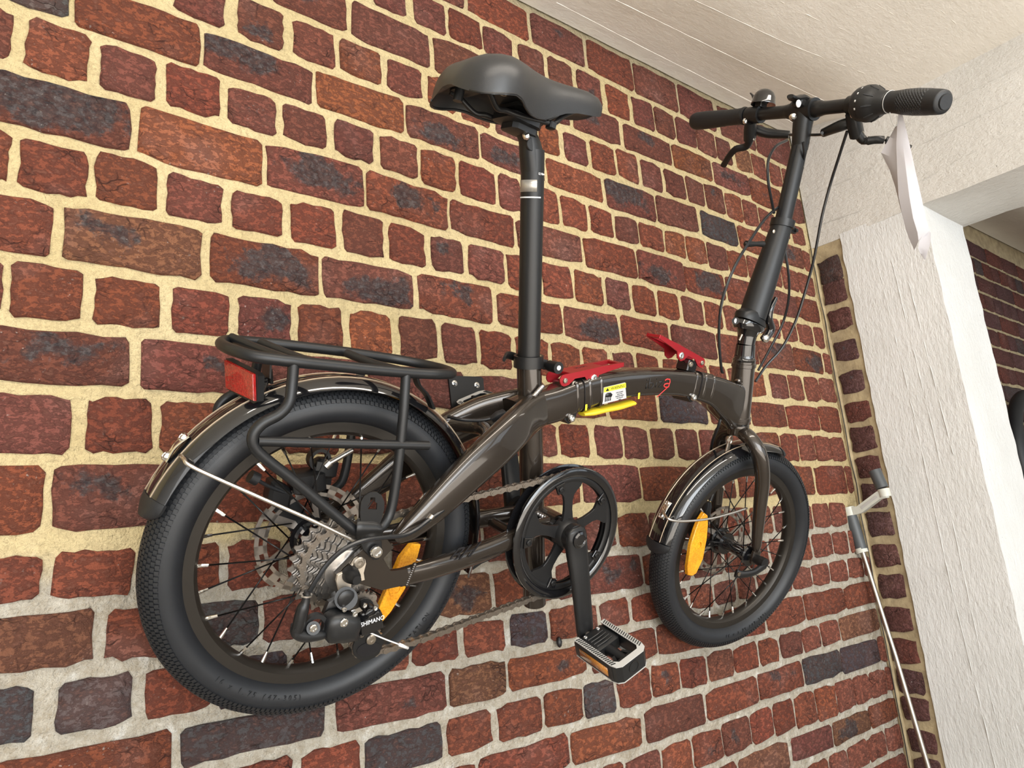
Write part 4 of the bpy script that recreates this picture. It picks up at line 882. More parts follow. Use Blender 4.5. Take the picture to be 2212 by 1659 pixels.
def wheel(X, ax, e1, old, label, spoke0, side_hub):
    c = X(0, 0, 0)
    ty = tyre(X, ax, 'tyre', label+' tyre')
    m = MB(); m.lathe([(.1585, -.0118), (.1585, -.0095), (.1530, -.0090), (.1500, -.0060), (.1475, -.0040), (.1475, .0040), (.1500, .0060), (.1530, .0090), (.1585, .0095), (.1585, .0118), (.1470, .0112), (.1435, .0075), (.1415, .0035), (.1415, -.0035), (.1435, -.0075), (.1470, -.0112)], c, ax, e1, 96)
    rim = m.build('rim', 'rim', bike, 35, label+' rim')
    hw = old/2-.012; m = MB()
    m.lathe([(.0001, -old/2), (.0065, -old/2), (.0075, -hw-.004), (.0200, -hw-.004), (.0225, -hw-.001), (.0200, -hw+.003), (.0130, -hw+.010), (.0105, 0), (.0130, hw-.010), (.0190, hw-.003), (.0210, hw+.001), (.0190, hw+.004), (.0075, hw+.004), (.0065, old/2), (.0001, old/2)], c, ax, e1, 28, False)
    hub = m.build('hub', 'black_gloss', bike, 40, label+' hub')
    # spokes: one mesh, 28 copies of it
    ms = bpy.data.meshes.new('spoke'); tmp = MB(); tmp.cyl(V((0, 0, 0)), V((0, 0, 1)), .00095, .00095, 6); ms.from_pydata([tuple(v) for v in tmp.v], [], tmp.f); ms.materials.append(M['black_satin'])
    mnp = bpy.data.meshes.new('nipple'); tmp = MB(); tmp.tube([V((0, 0, 0)), V((0, 0, .006)), V((0, 0, .0125))], [.0023, .0021, .0016], 8, smooth=False); mnp.from_pydata([tuple(v) for v in tmp.v], [], tmp.f); mnp.materials.append(M['chrome'])
    for p in ms.polygons: p.use_smooth = True
    po = WORLD[bike.as_pointer()]
    for i in range(28):
        q = spoke0+2*math.pi*i/28; sgn = 1 if i % 2 else -1; pair = 1 if (i//2) % 2 else -1
        hq = q + pair*1.25; A = X(.0185*math.cos(hq), sgn*hw, .0185*math.sin(hq)); Z = X(.1425*math.cos(q), sgn*.001, .1425*math.sin(q))
        d = Z-A; rot = d.to_track_quat('Z', 'Y').to_matrix().to_4x4()
        o = bpy.data.objects.new('spoke', ms); COL.objects.link(o); o.parent = bike; o.matrix_basis = Matrix.Translation(A-po) @ rot @ Matrix.Diagonal((1, 1, d.length, 1)); WORLD[o.as_pointer()] = A
        o2 = bpy.data.objects.new('nipple', mnp); COL.objects.link(o2); o2.parent = rim; o2.matrix_basis = Matrix.Translation(Z-po) @ (-d).to_track_quat('Z', 'Y').to_matrix().to_4x4()
    tm = MB(); nb = 196; vs = []; fs = []        # tread: ribs and blocks moulded on the crown, one piece of rubber
    for rI in range(-6, 7):
        pc = rI*.185; wd = .076 if abs(rI) < 4 else .085; off = (rI % 2)*.5
        for i in range(nb):
            q0 = 2*math.pi*(i+off)/nb; q1 = q0+2*math.pi/nb*(.80 if abs(rI) < 3 else .66); k = len(vs)
            for rt_ in (.0232, .0250):
                for q, p in ((q0, pc-wd), (q1, pc-wd), (q1, pc+wd), (q0, pc+wd)): rr = .1742+rt_*math.cos(p); vs.append(X(rr*math.cos(q), rt_*math.sin(p), rr*math.sin(q)))
            fs += [(k+4, k+5, k+6, k+7)]+[(k+a, k+(a+1) % 4, k+4+(a+1) % 4, k+4+a) for a in range(4)]
    tm.add(vs, fs); tr = tm.build('tread', 'rubber', ty, 20); tr['kind'] = 'stuff'
    return ty, rim, hub
rty, rrim, rhub = wheel(B, AB, AF, .132, 'rear', math.radians(173.4+.0), 1)
fty, frim, fhub = wheel(S, SB, SF, .100, 'front', math.radians(8.9-1), 1)
def rotor(X, ax, b, r, parent, label):
    # slotted ring on a carrier with six legs: built as ring sectors between the slots
    m = MB(); n = 36
    for i in range(n):
        q0 = 2*math.pi*i/n; q1 = 2*math.pi*(i+1)/n; wv = .0016*(1 if (i//3) % 2 else -1); ro = r+wv; ri = r-.0165
        def P(rr, q): return X(rr*math.cos(q), b, rr*math.sin(q))
        bands = [(ri, ri+.0045), (ro-.0050, ro)] + ([(ri, ro)] if i % 2 else [])
        for a, z in bands:
            m.loft([[P(a, q0), P(z, q0), P(z, q0)+ax*.0018, P(a, q0)+ax*.0018], [P(a, q1), P(z, q1), P(z, q1)+ax*.0018, P(a, q1)+ax*.0018]])
    for i in range(6):
        q = 2*math.pi*i/6+.3; m.loft([[P2(X, .020, q-.28, b), P2(X, .020, q+.28, b), P2(X, .020, q+.28, b)+ax*.0018, P2(X, .020, q-.28, b)+ax*.0018], [P2(X, r-.014, q+.22, b), P2(X, r-.014, q+.40, b), P2(X, r-.014, q+.40, b)+ax*.0018, P2(X, r-.014, q+.22, b)+ax*.0018]])
    m.lathe([(.018, 0), (.026, 0), (.026, .0018), (.018, .0018)], X(0, b, 0), ax, None, 24)
    d_ = m.build('brake_disc', 'rotor', parent, 30, label)
    m = MB(); m.lathe([(.0265, -.0006), (.0265, .0024), (.0215, .0030), (.0215, .018), (.012, .018), (.012, -.0006)], X(0, b, 0), ax, None, 24); m.build('disc_mount', 'black_gloss', d_)
    return d_
def P2(X, rr, q, b): return X(rr*math.cos(q), b, rr*math.sin(q))
rotor(B, AB, -.046, .070, bike, 'slotted rear brake disc'); rotor(S, SB, -.036, .068, bike, 'slotted front brake disc')
# calipers
m = MB(); m.box(B(-.018, -.050, .070), AF*.020+AU*.004, AB*.015, AU*.013-AF*.004, .25); m.box(B(-.050, -.050, .052), AF*.014-AU*.006, AB*.013, AU*.015, .3); m.box(B(.002, -.050, .088), AF*.014, AB*.010, AU*.012, .3)
m.lathe([(.010, -.006), (.014, -.006), (.014, .006), (.010, .006)], B(-.008, -.05, .098), AB, None, 18); m.sweep([B(-.045, -.05, .045), B(-.02, -.05, .020), B(.0, -.05, .0)], AB, .006, .014, 10, 2.5); cal = m.build('brake_caliper', 'black_satin', bike)
m = MB(); m.cyl(BP(702, 1008, -.04), BP(712, 998, -.04), .0058); m.cyl(BP(708, 1002, -.04), BP(760, 972, -.045), .0036); m.build('cable_adjuster', 'steel', cal)
m = MB(); m.cyl(BP(540, 1028, -.03), BP(556, 1036, -.03), .0075); m.tube([BP(550, 1033, -.03), BP(580, 1050, -.035), BP(625, 1068, -.04)], .0022); m.build('cable_end', 'rubber', cal)
m = MB(); m.box(S(-.060, -.040, .050), SF*.008, SB*.012, SU*.024, .3); m.box(S(-.062, -.040, .020), SF*.014, SB*.014, SU*.020, .3); m.cyl(S(-.050, -.04, .075), S(-.045, -.04, .11), .004); m.sweep([S(-.055, -.04, .0), S(-.03, -.04, -.012), S(0, -.04, -.004)], SB, .006, .012, 10, 2.5); fc = m.build('brake_caliper', 'black_satin', bike)
bolt(S(-.046, -.034, .112), SB, .006, .004, 'nickel', fc, 'cable_bolt')
# amber wheel reflectors, valve
def refl(pts, b, X, nrm, name, lab):
    m = MB(); m.prism([BP(u, v, b) for u, v in pts], nrm*.008, .0015); r = m.build(name, 'amber', bike, 30, lab)
    m = MB(); cu = sum(p[0] for p in pts)/len(pts); cv = sum(p[1] for p in pts)/len(pts); m.lathe([(.0060, 0), (.0095, 0), (.0095, .0012), (.0060, .0012)], BP(cu, cv, b)+nrm*.0078, nrm, None, 20); m.build('reflector_boss', 'amber', r); return r
refl([(884, 1170), (903, 1172), (897, 1196), (870, 1268), (838, 1318), (813, 1346), (811, 1352), (808, 1338), (812, 1312), (838, 1250), (860, 1200)], .004, B, AB, 'wheel_reflector', 'amber reflector on the rear spokes')
refl([(1515, 1105), (1522, 1110), (1523, 1128), (1521, 1160), (1512, 1205), (1497, 1236), (1489, 1241), (1480, 1239), (1479, 1222), (1486, 1175), (1496, 1142), (1504, 1122)], .012, S, SB, 'wheel_reflector', 'amber reflector on the front spokes')
m = MB(); m.cyl(BP(1672, 1249, .004), BP(1662, 1243, .006), .0042); m.cyl(BP(1680, 1254, .004), BP(1672, 1249, .004), .003); m.build('valve', 'rubber', frim)
m = MB(); m.prism([BP(1671, 1265, .0115), BP(1683, 1239, .0115), BP(1688, 1241, .0115), BP(1676, 1266, .0115)], SB*.0006); m.build('rim_sticker', 'print_white', frim)
# raised size marking on the sidewalls
def sidewall(X, ax, body, a0, r, parent, size):
    for i, ch in enumerate(body):
        if ch == ' ': continue
        q = a0+i*size*.72/r; rad = X(math.cos(q), 0, math.sin(q))-X(0, 0, 0); tan = X(-math.sin(q), 0, math.cos(q))-X(0, 0, 0)
        text(ch, size, tan, -rad, ax, X(r*math.cos(q), .0228, r*math.sin(q)), 'tyre', parent, xs=.8, extr=.0004)
sidewall(S, SB, '16 x 1.75 (47-305)', math.radians(-84), .1725, fty, .009)
sidewall(B, AB, 'ROTATION', math.radians(-44), .1725, rty, .009)
sidewall(B, AB, '16 x 1.75 (47-305)', math.radians(-128), .1725, rty, .009)
# --- fenders
def fender(X, ax, R, q0, q1, w, parent, label):
    def ring(q, Rr, ww, th=.0012, n=12):
        o = []
        for k in range(n+1): p = -1.30+2.60*k/n; o.append((Rr-(ww*.62)*(1-math.cos(p)), ww*math.sin(p)/math.sin(1.30)))
        i_ = [(r-th, b*.955) for r, b in reversed(o)]
        return [X(r*math.cos(q), b, r*math.sin(q)) for r, b in o+i_]
    n = 48; m = MB(); m.loft([ring(q0+(q1-q0)*i/n, R, w) for i in range(n+1)]); f = m.build('mudguard', 'black_gloss', parent, 50, label)
    for s in (.36, -.36):
        m = MB(); p = s*1.30/1.0; rr = R-(w*.62)*(1-math.cos(p))+.0004; bb = w*math.sin(p)/math.sin(1.30)
        m.tube([X(rr*math.cos(q0+(q1-q0)*i/40), bb, rr*math.sin(q0+(q1-q0)*i/40)) for i in range(41)], .00075, 5, smooth=False); m.build('pinstripe', 'gold', f)
    def flap(qa, qb):
        m = MB(); k = 7
        rings = []
        for i in range(k+1):
            t = i/k; rings.append(ring(qa+(qb-qa)*t, R+.0012-(.003*t*t), w+.0010-(.016*t**3), .0030))
        m.loft(rings); return m.build('mudflap', 'rubber', f, 50)
    return f, flap
fr, flr = fender(B, AB, .2125, math.radians(163), math.radians(-8), .0290, bike, 'glossy black rear mudguard with thin pinstripes')
flr(math.radians(163), math.radians(169))
ff, flf = fender(S, SB, .2095, math.radians(178), math.radians(79), .0285, bike, 'glossy black front mudguard with thin pinstripes')
flf(math.radians(178.5), math.radians(184)); flf(math.radians(81), math.radians(76))
def stay_mount(X, q, R, ax, parent, pts, pf):
    r = X(math.cos(q), 0, math.sin(q))-X(0, 0, 0); t = r.cross(ax)
    m = MB(); m.sweep([X(0, 0, 0)+r*(R+.001)+t*.016, X(0, 0, 0)+r*(R+.004), X(0, 0, 0)+r*(R+.001)-t*.016], ax, .007, .0012, 10, 3); mt = m.build('stay_bracket', 'chrome', parent)
    for s in (1, -1): bolt(X(0, 0, 0)+r*(R+.002)+t*.012*s, r, .0052, .0045, 'chrome', mt, 'bracket_bolt')
    m = MB(); m.tube([pf(*p) for p in pts], .0021, 10); m.build('mudguard_stay', 'steel', parent, 0, 'bright wire mudguard stay')
stay_mount(B, math.radians(149), .2125, AB, fr, [(386, 985, .0), (392, 985, .020), (398, 992, .034), (420, 1011, .045), (560, 1074, .066), (680, 1127, .078), (768, 1170, .082)], BP)
stay_mount(S, math.radians(163), .2095, SB, ff, [(1428, 1112, -.010), (1432, 1104, .004), (1436, 1112, .020), (1446, 1122, .034), (1475, 1126, .040), (1530, 1121, .048), (1575, 1110, .052), (1613, 1098, .054)], BP)
# --- fork
fk = MB(); cr = S(-.0765, 0, .222)
fk.tube([S(-.0785, 0, .238), S(-.0765, 0, .228), S(-.0740, 0, .214)], [.0185, .0200, .0175], 24)
for s in (1, -1):
    fk.tube([S(-.0760, s*.008, .222), S(-.0735, s*.030, .214), S(-.0640, s*.045, .197), S(-.0500, s*.0505, .172), S(-.0360, s*.0515, .140), S(-.0260, s*.0515, .100), S(-.0150, s*.0515, .058), S(-.0060, s*.0515, .026), S(-.003, s*.0515, .014)], [.0125, .0138, .0142, .0138, .0130, .0120, .0105, .0088, .0060], 20)
    fk.box(S(0, s*.0510, .003), SF*.010, SB*.003, SU*.014, .3)
fork = fk.build('fork', 'paint', bike, 50)
m = MB(); m.lathe([(.0001, -.004), (.017, -.004), (.0185, 0), (.017, .005), (.0001, .006)], S(-.0795, 0, .243), hd, None, 24, False); m.build('crown_race', 'black_gloss', fork)
m = MB(); c = BP(1577, 950, .006)
for i in range(12): q = 2*math.pi*i/12
m.tube([c+(SU*.0075*math.sin(2*math.pi*i/14)+SF*.0048*math.cos(2*math.pi*i/14)) for i in range(14)], .0017, 6, closed=True, smooth=False)
m.box(c-SU*.018, SF*.0045, SB*.0012, SU*.013, .1); m.cyl(c, c+(SB*.5-SF*.8).normalized()*.013, .0028); m.build('mudguard_hanger', 'nickel', ff)
# quick release of the front wheel
m = MB(); m.cyl(S(0, .053, 0), S(0, .066, 0), .0085, .0095, 18); m.lathe([(.0001, .066), (.010, .066), (.0095, .075), (.0001, .076)], S(0, 0, 0), SB, None, 18, False); m.sweep([S(.004, .072, -.004), S(-.020, .072, -.018), S(-.046, .069, -.024), S(-.060, .066, -.023)], SB, [.004, .004, .0035, .003], [.0075, .006, .0065, .0075], 12, 2.6); qr = m.build('quick_release', 'black_satin', bike)
m = MB(); m.lathe([(.0001, 0), (.004, 0), (.004, .001), (.0001, .001)], S(-.056, .0700, -.023), SB, None, 12, False); m.build('release_eye', 'nickel', qr)
# --- rear axle end, hanger, derailleur
m = MB(); m.prism(polyB([(779, 1203), (786, 1206), (788, 1215), (783, 1235), (785, 1250), (779, 1252), (774, 1245), (762, 1252), (755, 1262), (756, 1276), (744, 1286), (731, 1279), (724, 1252), (727, 1240), (752, 1227), (764, 1207), (771, 1202)], .0722), AB*.0040, .0005); hg = m.build('derailleur_hanger', 'hanger', bike, 30, 'pale metal derailleur hanger plate')
bolt(BP(775, 1215, .0765), AB, .0068, .003, 'nickel', hg, 'hanger_bolt')
ac = BP(764, 1247, .085); m = MB(); m.lathe([(.0001, -.011), (.0098, -.011), (.0096, -.006), (.0072, .003), (.0060, .0045), (.0050, .009), (.0001, .009)], ac, AB, None, 20, False); m.build('axle_cap', 'black_satin', bike, 30)
bolt(BP(812, 1191, .0795), AB, .0075, .0045, 'chrome', frame, 'rack_bolt', 'bright cross-head bolt')
D = lambda u, v, b=.095: BP(u, v, b)
m = MB(); m.cyl(D(747.6, 1293, .074), D(747.6, 1293, .096), .0128, .0122, 22); m.prism([D(u, v, .078) for u, v in ((730, 1284), (752, 1276), (762, 1290), (758, 1303), (730, 1312), (702, 1330), (694, 1322), (706, 1296))], AB*.007, .001); der = m.build('derailleur', 'black_satin', bike)
bolt(D(747.6, 1293, .096), AB, .0100, .0036, 'black_satin', der, 'pivot_bolt', None, False)
m = MB()
o = [(694, 1350), (694, 1338), (700, 1325), (712, 1317), (728, 1314), (744, 1316), (760, 1320), (768, 1325), (771, 1340), (766, 1352), (762, 1372), (730, 1377), (700, 1378), (695, 1366)]
c0 = [D(u, v, .088) for u, v in o]; cen = sum(c0, V((0, 0, 0)))/len(c0)
m.loft([c0, [p+AB*.012 for p in c0], [cen+(p-cen)*.90+AB*.017 for p in c0], [cen+(p-cen)*.55+AB*.0195 for p in c0]]); k1 = m.build('knuckle', 'plastic', der, 50)
m = MB(); o = [(766, 1341), (776, 1328), (790, 1322), (812, 1308), (817, 1318), (817, 1346), (796, 1357), (768, 1366)]; c0 = [D(u, v, .086) for u, v in o]; cen = sum(c0, V((0, 0, 0)))/len(c0)
m.loft([c0, [p+AB*.011 for p in c0], [cen+(p-cen)*.88+AB*.0135 for p in c0]]); o = [(778, 1326), (782, 1314), (786, 1308), (800, 1303), (812, 1308), (812, 1318), (795, 1326)]; c0 = [D(u, v, .080) for u, v in o]; m.prism(c0, AB*.012, .001); k2 = m.build('knuckle', 'black_gloss', der, 40)
m = MB(); m.prism([D(u, v, .0985) for u, v in ((757, 1318), (776, 1311), (782, 1318), (765, 1326))], AB*.0015); m.build('pivot_plate', 'steel', der)
for u, v, b, r in ((743, 1345, .107, .0048), (736, 1370, .104, .0046), (743, 1316, .099, .0030), (766, 1326, .101, .0034), (787, 1307.5, .093, .0030), (810, 1313, .094, .0030)): bolt(D(u, v, b), AB, r, .0022, 'chrome', der, 'cross_screw')
ex = D(812, 1342, .1)-D(778, 1354, .1); text('SHIMANO', .0072, ex, D(779, 1345, .1)-D(780, 1354, .1), AB, D(779, 1355, .1003), 'print_white', der, xs=.88, shear=.12)
bcx = [(664, 1276), (662, 1290), (659, 1303), (655, 1312), (650, 1330), (645, 1352), (641, 1364)]
m = MB(); m.tube([D(u, v, .100) for u, v in bcx], [.0036, .0038, .0048, .0062, .0066, .0064, .0058], 14, step=3); m.build('barrel_adjuster', 'black_satin', der)
m = MB(); m.sweep([D(636, 1352, .098), D(640, 1368, .098), D(660, 1373, .097), D(690, 1370, .095), D(700, 1366, .092)], AB, .007, [.003, .0055, .0065, .0055, .005], 12, 2.4); m.lathe([(.009, -.004), (.0135, -.004), (.0135, .003), (.009, .003)], D(680, 1352, .094), AB, None, 22); m.cyl(D(677, 1357, .094), D(677, 1357, .1035), .0070); arm = m.build('cable_arm', 'plastic', der)
bolt(D(677, 1357, .1035), AB, .0044, .0022, 'chrome', arm, 'cable_screw')
m = MB(); m.lathe([(.004, -.0009), (.0062, -.0009), (.0062, .0009), (.004, .0009)], D(661.5, 1285, .1), (D(662, 1290, .1)-D(664, 1276, .1)), None, 14); m.build('ferrule', 'steel', der)
PU = (.0470, -.0870); PU1 = (.0300, -.0440)
for (a, c), lab in ((PU, 'lower'), (PU1, 'upper')):
    m = MB(); n = 22; ring = []
    for i in range(n*2): r = .0195 if i % 2 else .0160; q = math.pi*i/n; ring.append(B(a+r*math.cos(q), .0585, c+r*math.sin(q)))
    m.prism(ring, AB*.003); m.build('guide_pulley', 'chain', der, 20)
m = MB()
for bb in (.0535, .0655):
    o = []; 
    for q in range(-60, 140, 20): o.append((PU1[0]+.0125*math.cos(math.radians(q)), PU1[1]+.0125*math.sin(math.radians(q))))
    for q in range(140, 321, 20): o.append((PU[0]+.0205*math.cos(math.radians(q)), PU[1]+.0205*math.sin(math.radians(q))))
    o.append((PU[0]+.0185, PU[1]+.004)); m.prism([B(a, bb, c) for a, c in o], AB*.0018)
cage = m.build('pulley_cage', 'black_satin', der, 30)
m = MB()
nn = 18; o = []
for i in range(nn): q = 2*math.pi*i/nn; o.append((PU[0]+.0150*math.cos(q), PU[1]-.002+.0085*math.sin(q)-.004))
m.prism([B(a, .0675, c) for a, c in o], AB*.0006); m.build('cage_window', 'print_black', cage)
m = MB(); m.cyl(D(778, 1363, .088), D(781, 1372, .080), .003); m.cyl(D(765, 1368, .088), D(764, 1378, .082), .004); m.build('spring_pin', 'nickel', der)
bolt(B(PU[0], .0680, PU[1]+.006), AB, .0062, .003, 'nickel', der, 'pulley_bolt')
m = MB(); m.tube([D(788, 1362, .086), D(830, 1380, .084), D(862, 1392, .082)], .0009, 6); m.cyl(D(862, 1392, .082), D(881, 1400, .081), .0021, .0018, 8); m.build('inner_cable', 'inner_cable', der, 0, 'bare silver cable end')
# --- cassette
for i, (r, b) in enumerate(((.0560, .0375), (.0505, .0410), (.0455, .0445), (.0410, .0480), (.0365, .0515), (.0325, .0550), (.0280, .0585))):
    nT = int(round(2*math.pi*r/.0127)); m = MB(); ring = []; rin = []
    for k in range(nT):
        for j, rr in enumerate((r-.0040, r-.0022, r+.0020, r+.0020, r-.0022)):
            q = 2*math.pi*(k+(0, .22, .40, .56, .76)[j])/nT; ring.append((rr*math.cos(q), rr*math.sin(q))); rin.append(((r-.012)*math.cos(q), (r-.012)*math.sin(q)))
    n = len(ring); R1 = [B(a, b, c) for a, c in ring]; R2 = [p+AB*.0019 for p in R1]; I1 = [B(a, b, c) for a, c in rin]; I2 = [p+AB*.0019 for p in I1]
    fs = []
    for k in range(n):
        j = (k+1) % n; fs += [(k, j, n+j, n+k), (k, 2*n+k, 2*n+j, j), (n+k, n+j, 3*n+j, 3*n+k), (2*n+k, 3*n+k, 3*n+j, 2*n+j)]
    m.add(R1+R2+I1+I2, fs); m.build('sprocket', 'sprocket', bike, 25, None if i else 'largest of the seven sprockets')
m = MB(); m.lathe([(.0001, .030), (.026, .030), (.024, .062), (.014, .064), (.0001, .066)], B(0, 0, 0), AB, None, 24, False); m.build('freewheel_body', 'sprocket', rhub)
m = MB(); m.lathe([(.010, .0600), (.0185, .0600), (.0185, .0615), (.010, .0615)], B(0, 0, 0), AB, None, 24); m.build('lock_ring', 'black_gloss', rhub)
# --- chain
def link_mesh(off, name):
    m = MB(); p = []
    for k in range(7): q = math.radians(90+180*k/6); p.append((-.00635+.0042*math.cos(q), .0042*math.sin(q)))
    p.append((0, -.0026))
    for k in range(7): q = math.radians(-90+180*k/6); p.append((.00635+.0042*math.cos(q), .0042*math.sin(q)))
    p.append((0, .0026))
    for s in (1, -1): m.prism([V((x, s*off, z)) for x, z in p], V((0, s*.0010, 0)))
    for s in (1, -1): m.cyl(V((s*.00635, -off-.0018, 0)), V((s*.00635, off+.0018, 0)), .0018, seg=8)
    me = bpy.data.meshes.new(name); me.from_pydata([tuple(v) for v in m.v], [], m.f); me.materials.append(M['chain']); return me
LK = (link_mesh(.0030, 'chain_link'), link_mesh(.0019, 'chain_link'))
RC = (.333, .0, .043); rp = .0850
path = []
def wr(c, r, q0, q1, n, b0, b1):
    for i in range(n+1): q = math.radians(q0+(q1-q0)*i/n); path.append(B(c[0]+r*math.cos(q), b0+(b1-b0)*i/n, c[1]+r*math.sin(q)))
wr((0, 0), .0445, -95, -255, 16, .0455, .0455)       # round the third sprocket (rear side)
path = path
top0 = B(.0445*math.cos(math.radians(104)), .0455, .0445*math.sin(math.radians(104)))
wr((.333, .043), rp, 104, -78, 26, .0465, .0465)
path.append(B(.215, .052, -.0720)); path.append(B(.120, .0585, -.0930))
wr(PU, .0175, -92, -230, 6, .060, .060)
wr(PU1, .0165, -60, 60, 5, .060, .060)
path.append(B(.012, .050, -.040))
# resample by arc length
tot = [0]
P_ = path+[path[0]]
for a, b in zip(P_, P_[1:]): tot.append(tot[-1]+(b-a).length)
nl = int(tot[-1]/.0127); nl -= nl % 2; pitch = tot[-1]/nl
def at(s):
    s %= tot[-1]
    for i in range(len(P_)-1):
        if s <= tot[i+1]: k = (s-tot[i])/(tot[i+1]-tot[i]+1e-9); return P_[i].lerp(P_[i+1], k)
cm = MB(); ch = None
for i in range(nl):
    a = at(i*pitch); b = at((i+1)*pitch); x = (b-a).normalized(); y = (AB-x*AB.dot(x)).normalized(); z = x.cross(y); mid = (a+b)/2
    Mx = Matrix(((x.x, y.x, z.x, mid.x), (x.y, y.y, z.y, mid.y), (x.z, y.z, z.z, mid.z), (0, 0, 0, 1)))
    if ch is None:
        tmp = MB(); 
        for k in range(nl):
            pp = at(k*pitch); q0 = pp; tmp.cyl(q0-AB*.0019, q0+AB*.0019, .0038, seg=8)
        ch = tmp.build('chain', 'chain', bike, 30, 'bicycle chain')
    o = bpy.data.objects.new('chain_link', LK[i % 2]); COL.objects.link(o); o.parent = ch; o.matrix_basis = Matrix.Translation(-WORLD[ch.as_pointer()]) @ Mx
# --- crankset
CC = (.333, .043)
def ringl(r0, r1, b0, b1, name, mat, parent, ang=35):
    m = MB(); t = (r1-r0)*.25; bt = (b1-b0)*.35
    m.lathe([(r0, b0+bt), (r0+t, b0), (r1-t, b0), (r1, b0+bt), (r1, b1-bt), (r1-t, b1), (r0+t, b1), (r0, b1-bt)], B(CC[0], 0, CC[1]), AB, AF, 96); return m.build(name, mat, parent, ang)
g1 = ringl(.0830, .0960, .0515, .0580, 'chain_guard', 'black_gloss', bike, 50); ringl(.0745, .0840, .0500, .0545, 'chainring_rim', 'black_satin', g1); ringl(.0800, .0960, .0345, .0385, 'chain_guard', 'black_gloss', bike, 50)
m = MB(); nT = 42; ring = []
for k in range(nT):
    for j, rr in enumerate((.0845, .0895, .0895, .0845)): q = 2*math.pi*(k+(0, .3, .5, .8)[j])/nT; ring.append((rr, q))
n = len(ring); f = lambda rr, q, b: B(CC[0]+rr*math.cos(q), b, CC[1]+rr*math.sin(q))
vs = [f(r, q, .0455) for r, q in ring]+[f(r, q, .0475) for r, q in ring]+[f(.074, q, .0455) for r, q in ring]+[f(.074, q, .0475) for r, q in ring]; fs = []
for k in range(n): j = (k+1) % n; fs += [(k, j, n+j, n+k), (k, 2*n+k, 2*n+j, j), (n+k, n+j, 3*n+j, 3*n+k), (2*n+k, 3*n+k, 3*n+j, 2*n+j)]
m.add(vs, fs); cring = m.build('chainring', 'black_satin', bike, 25)
m = MB(); ANG = (103, 31, -41, -113, -185)
for A in ANG:
    q0 = math.radians(A); half = [(.014, .0125), (.022, .0090), (.034, .0072), (.048, .0075), (.056, .0095), (.062, .0150), (.067, .0215), (.0735, .0245), (.0765, .0240)]
    out = [(r, w) for r, w in half]+[(r, -w) for r, w in reversed(half)]
    m.prism([B(CC[0]+r*math.cos(q0)-w*math.sin(q0), .0490, CC[1]+r*math.sin(q0)+w*math.cos(q0)) for r, w in out], AB*.0045, .0006)
m.lathe([(.0001, .044), (.022, .044), (.022, .056), (.018, .062), (.0001, .062)], B(CC[0], 0, CC[1]), AB, None, 28, False); m.build('spider', 'black_satin', cring, 35)
for A in ANG:
    for dA in (15,):
        q = math.radians(A+dA*(1 if A != -41 else 1)); c = f(.0715, q, .0535); r = (c-B(CC[0], .0535, CC[1])).normalized(); t = r.cross(AB)
        mm = MB(); mm.prism([c-r*.0060-t*.0055, c-r*.0060+t*.0055, c+r*.0075+t*.0075, c+r*.0075-t*.0075], AB*.0045, .0008); tb = mm.build('guard_tab', 'black_gloss', cring, 35); bolt(c+AB*.0045, AB, .0042, .002, 'black_satin', cring, 'guard_bolt')
m = MB(); m.cyl(B(CC[0], -.055, CC[1]), B(CC[0], .060, CC[1]), .0085, seg=18); m.lathe([(.0001, .034), (.0175, .034), (.0175, .040), (.0001, .040)], B(CC[0], 0, CC[1]), AB, None, 22, False); m.build('crank_axle', 'black_gloss', bike)
E1 = (.3770, -.0915)
def crank(sg, end, lab):
    dx = V((end[0]-CC[0], end[1]-CC[1])); L = dx.length; dx /= L; m = MB()
    P = lambda t, b: B(CC[0]+dx.x*L*t, sg*b, CC[1]+dx.y*L*t)
    m.sweep([P(-.115, .0695), P(-.08, .070), P(0, .0710), P(.15, .0735), (P(.4, .079)), P(.7, .0840), P(.93, .0875), P(1.03, .0885), P(1.075, .0885)], AB, [.006, .0085, .0095, .0080, .0070, .0065, .0065, .0062, .0045], [.0090, .0155, .0178, .0176, .0160, .0146, .0140, .0125, .0085], 22, 2.8)
    m.lathe([(.0001, .055), (.0185, .055), (.0180, .072), (.0001, .078)], B(CC[0], 0, CC[1]), AB*sg, None, 28, False)
    o = m.build('crank_arm', 'black_satin', bike, 45, lab)
    m = MB(); m.lathe([(.0001, .078), (.0125, .078), (.0118, .0815), (.0085, .0825), (.0075, .0815), (.0001, .0820)], B(CC[0], 0, CC[1]), AB*sg, None, 28, False); m.build('crank_cap', 'black_gloss', o)
    m = MB(); m.cyl(P(1, .082), P(1, .102), .0058, seg=14); m.build('pedal_axle', 'nickel', o); return o
crank(1, E1, None); EL = (CC[0]*2-E1[0], CC[1]*2-E1[1]); crank(-1, EL, None)
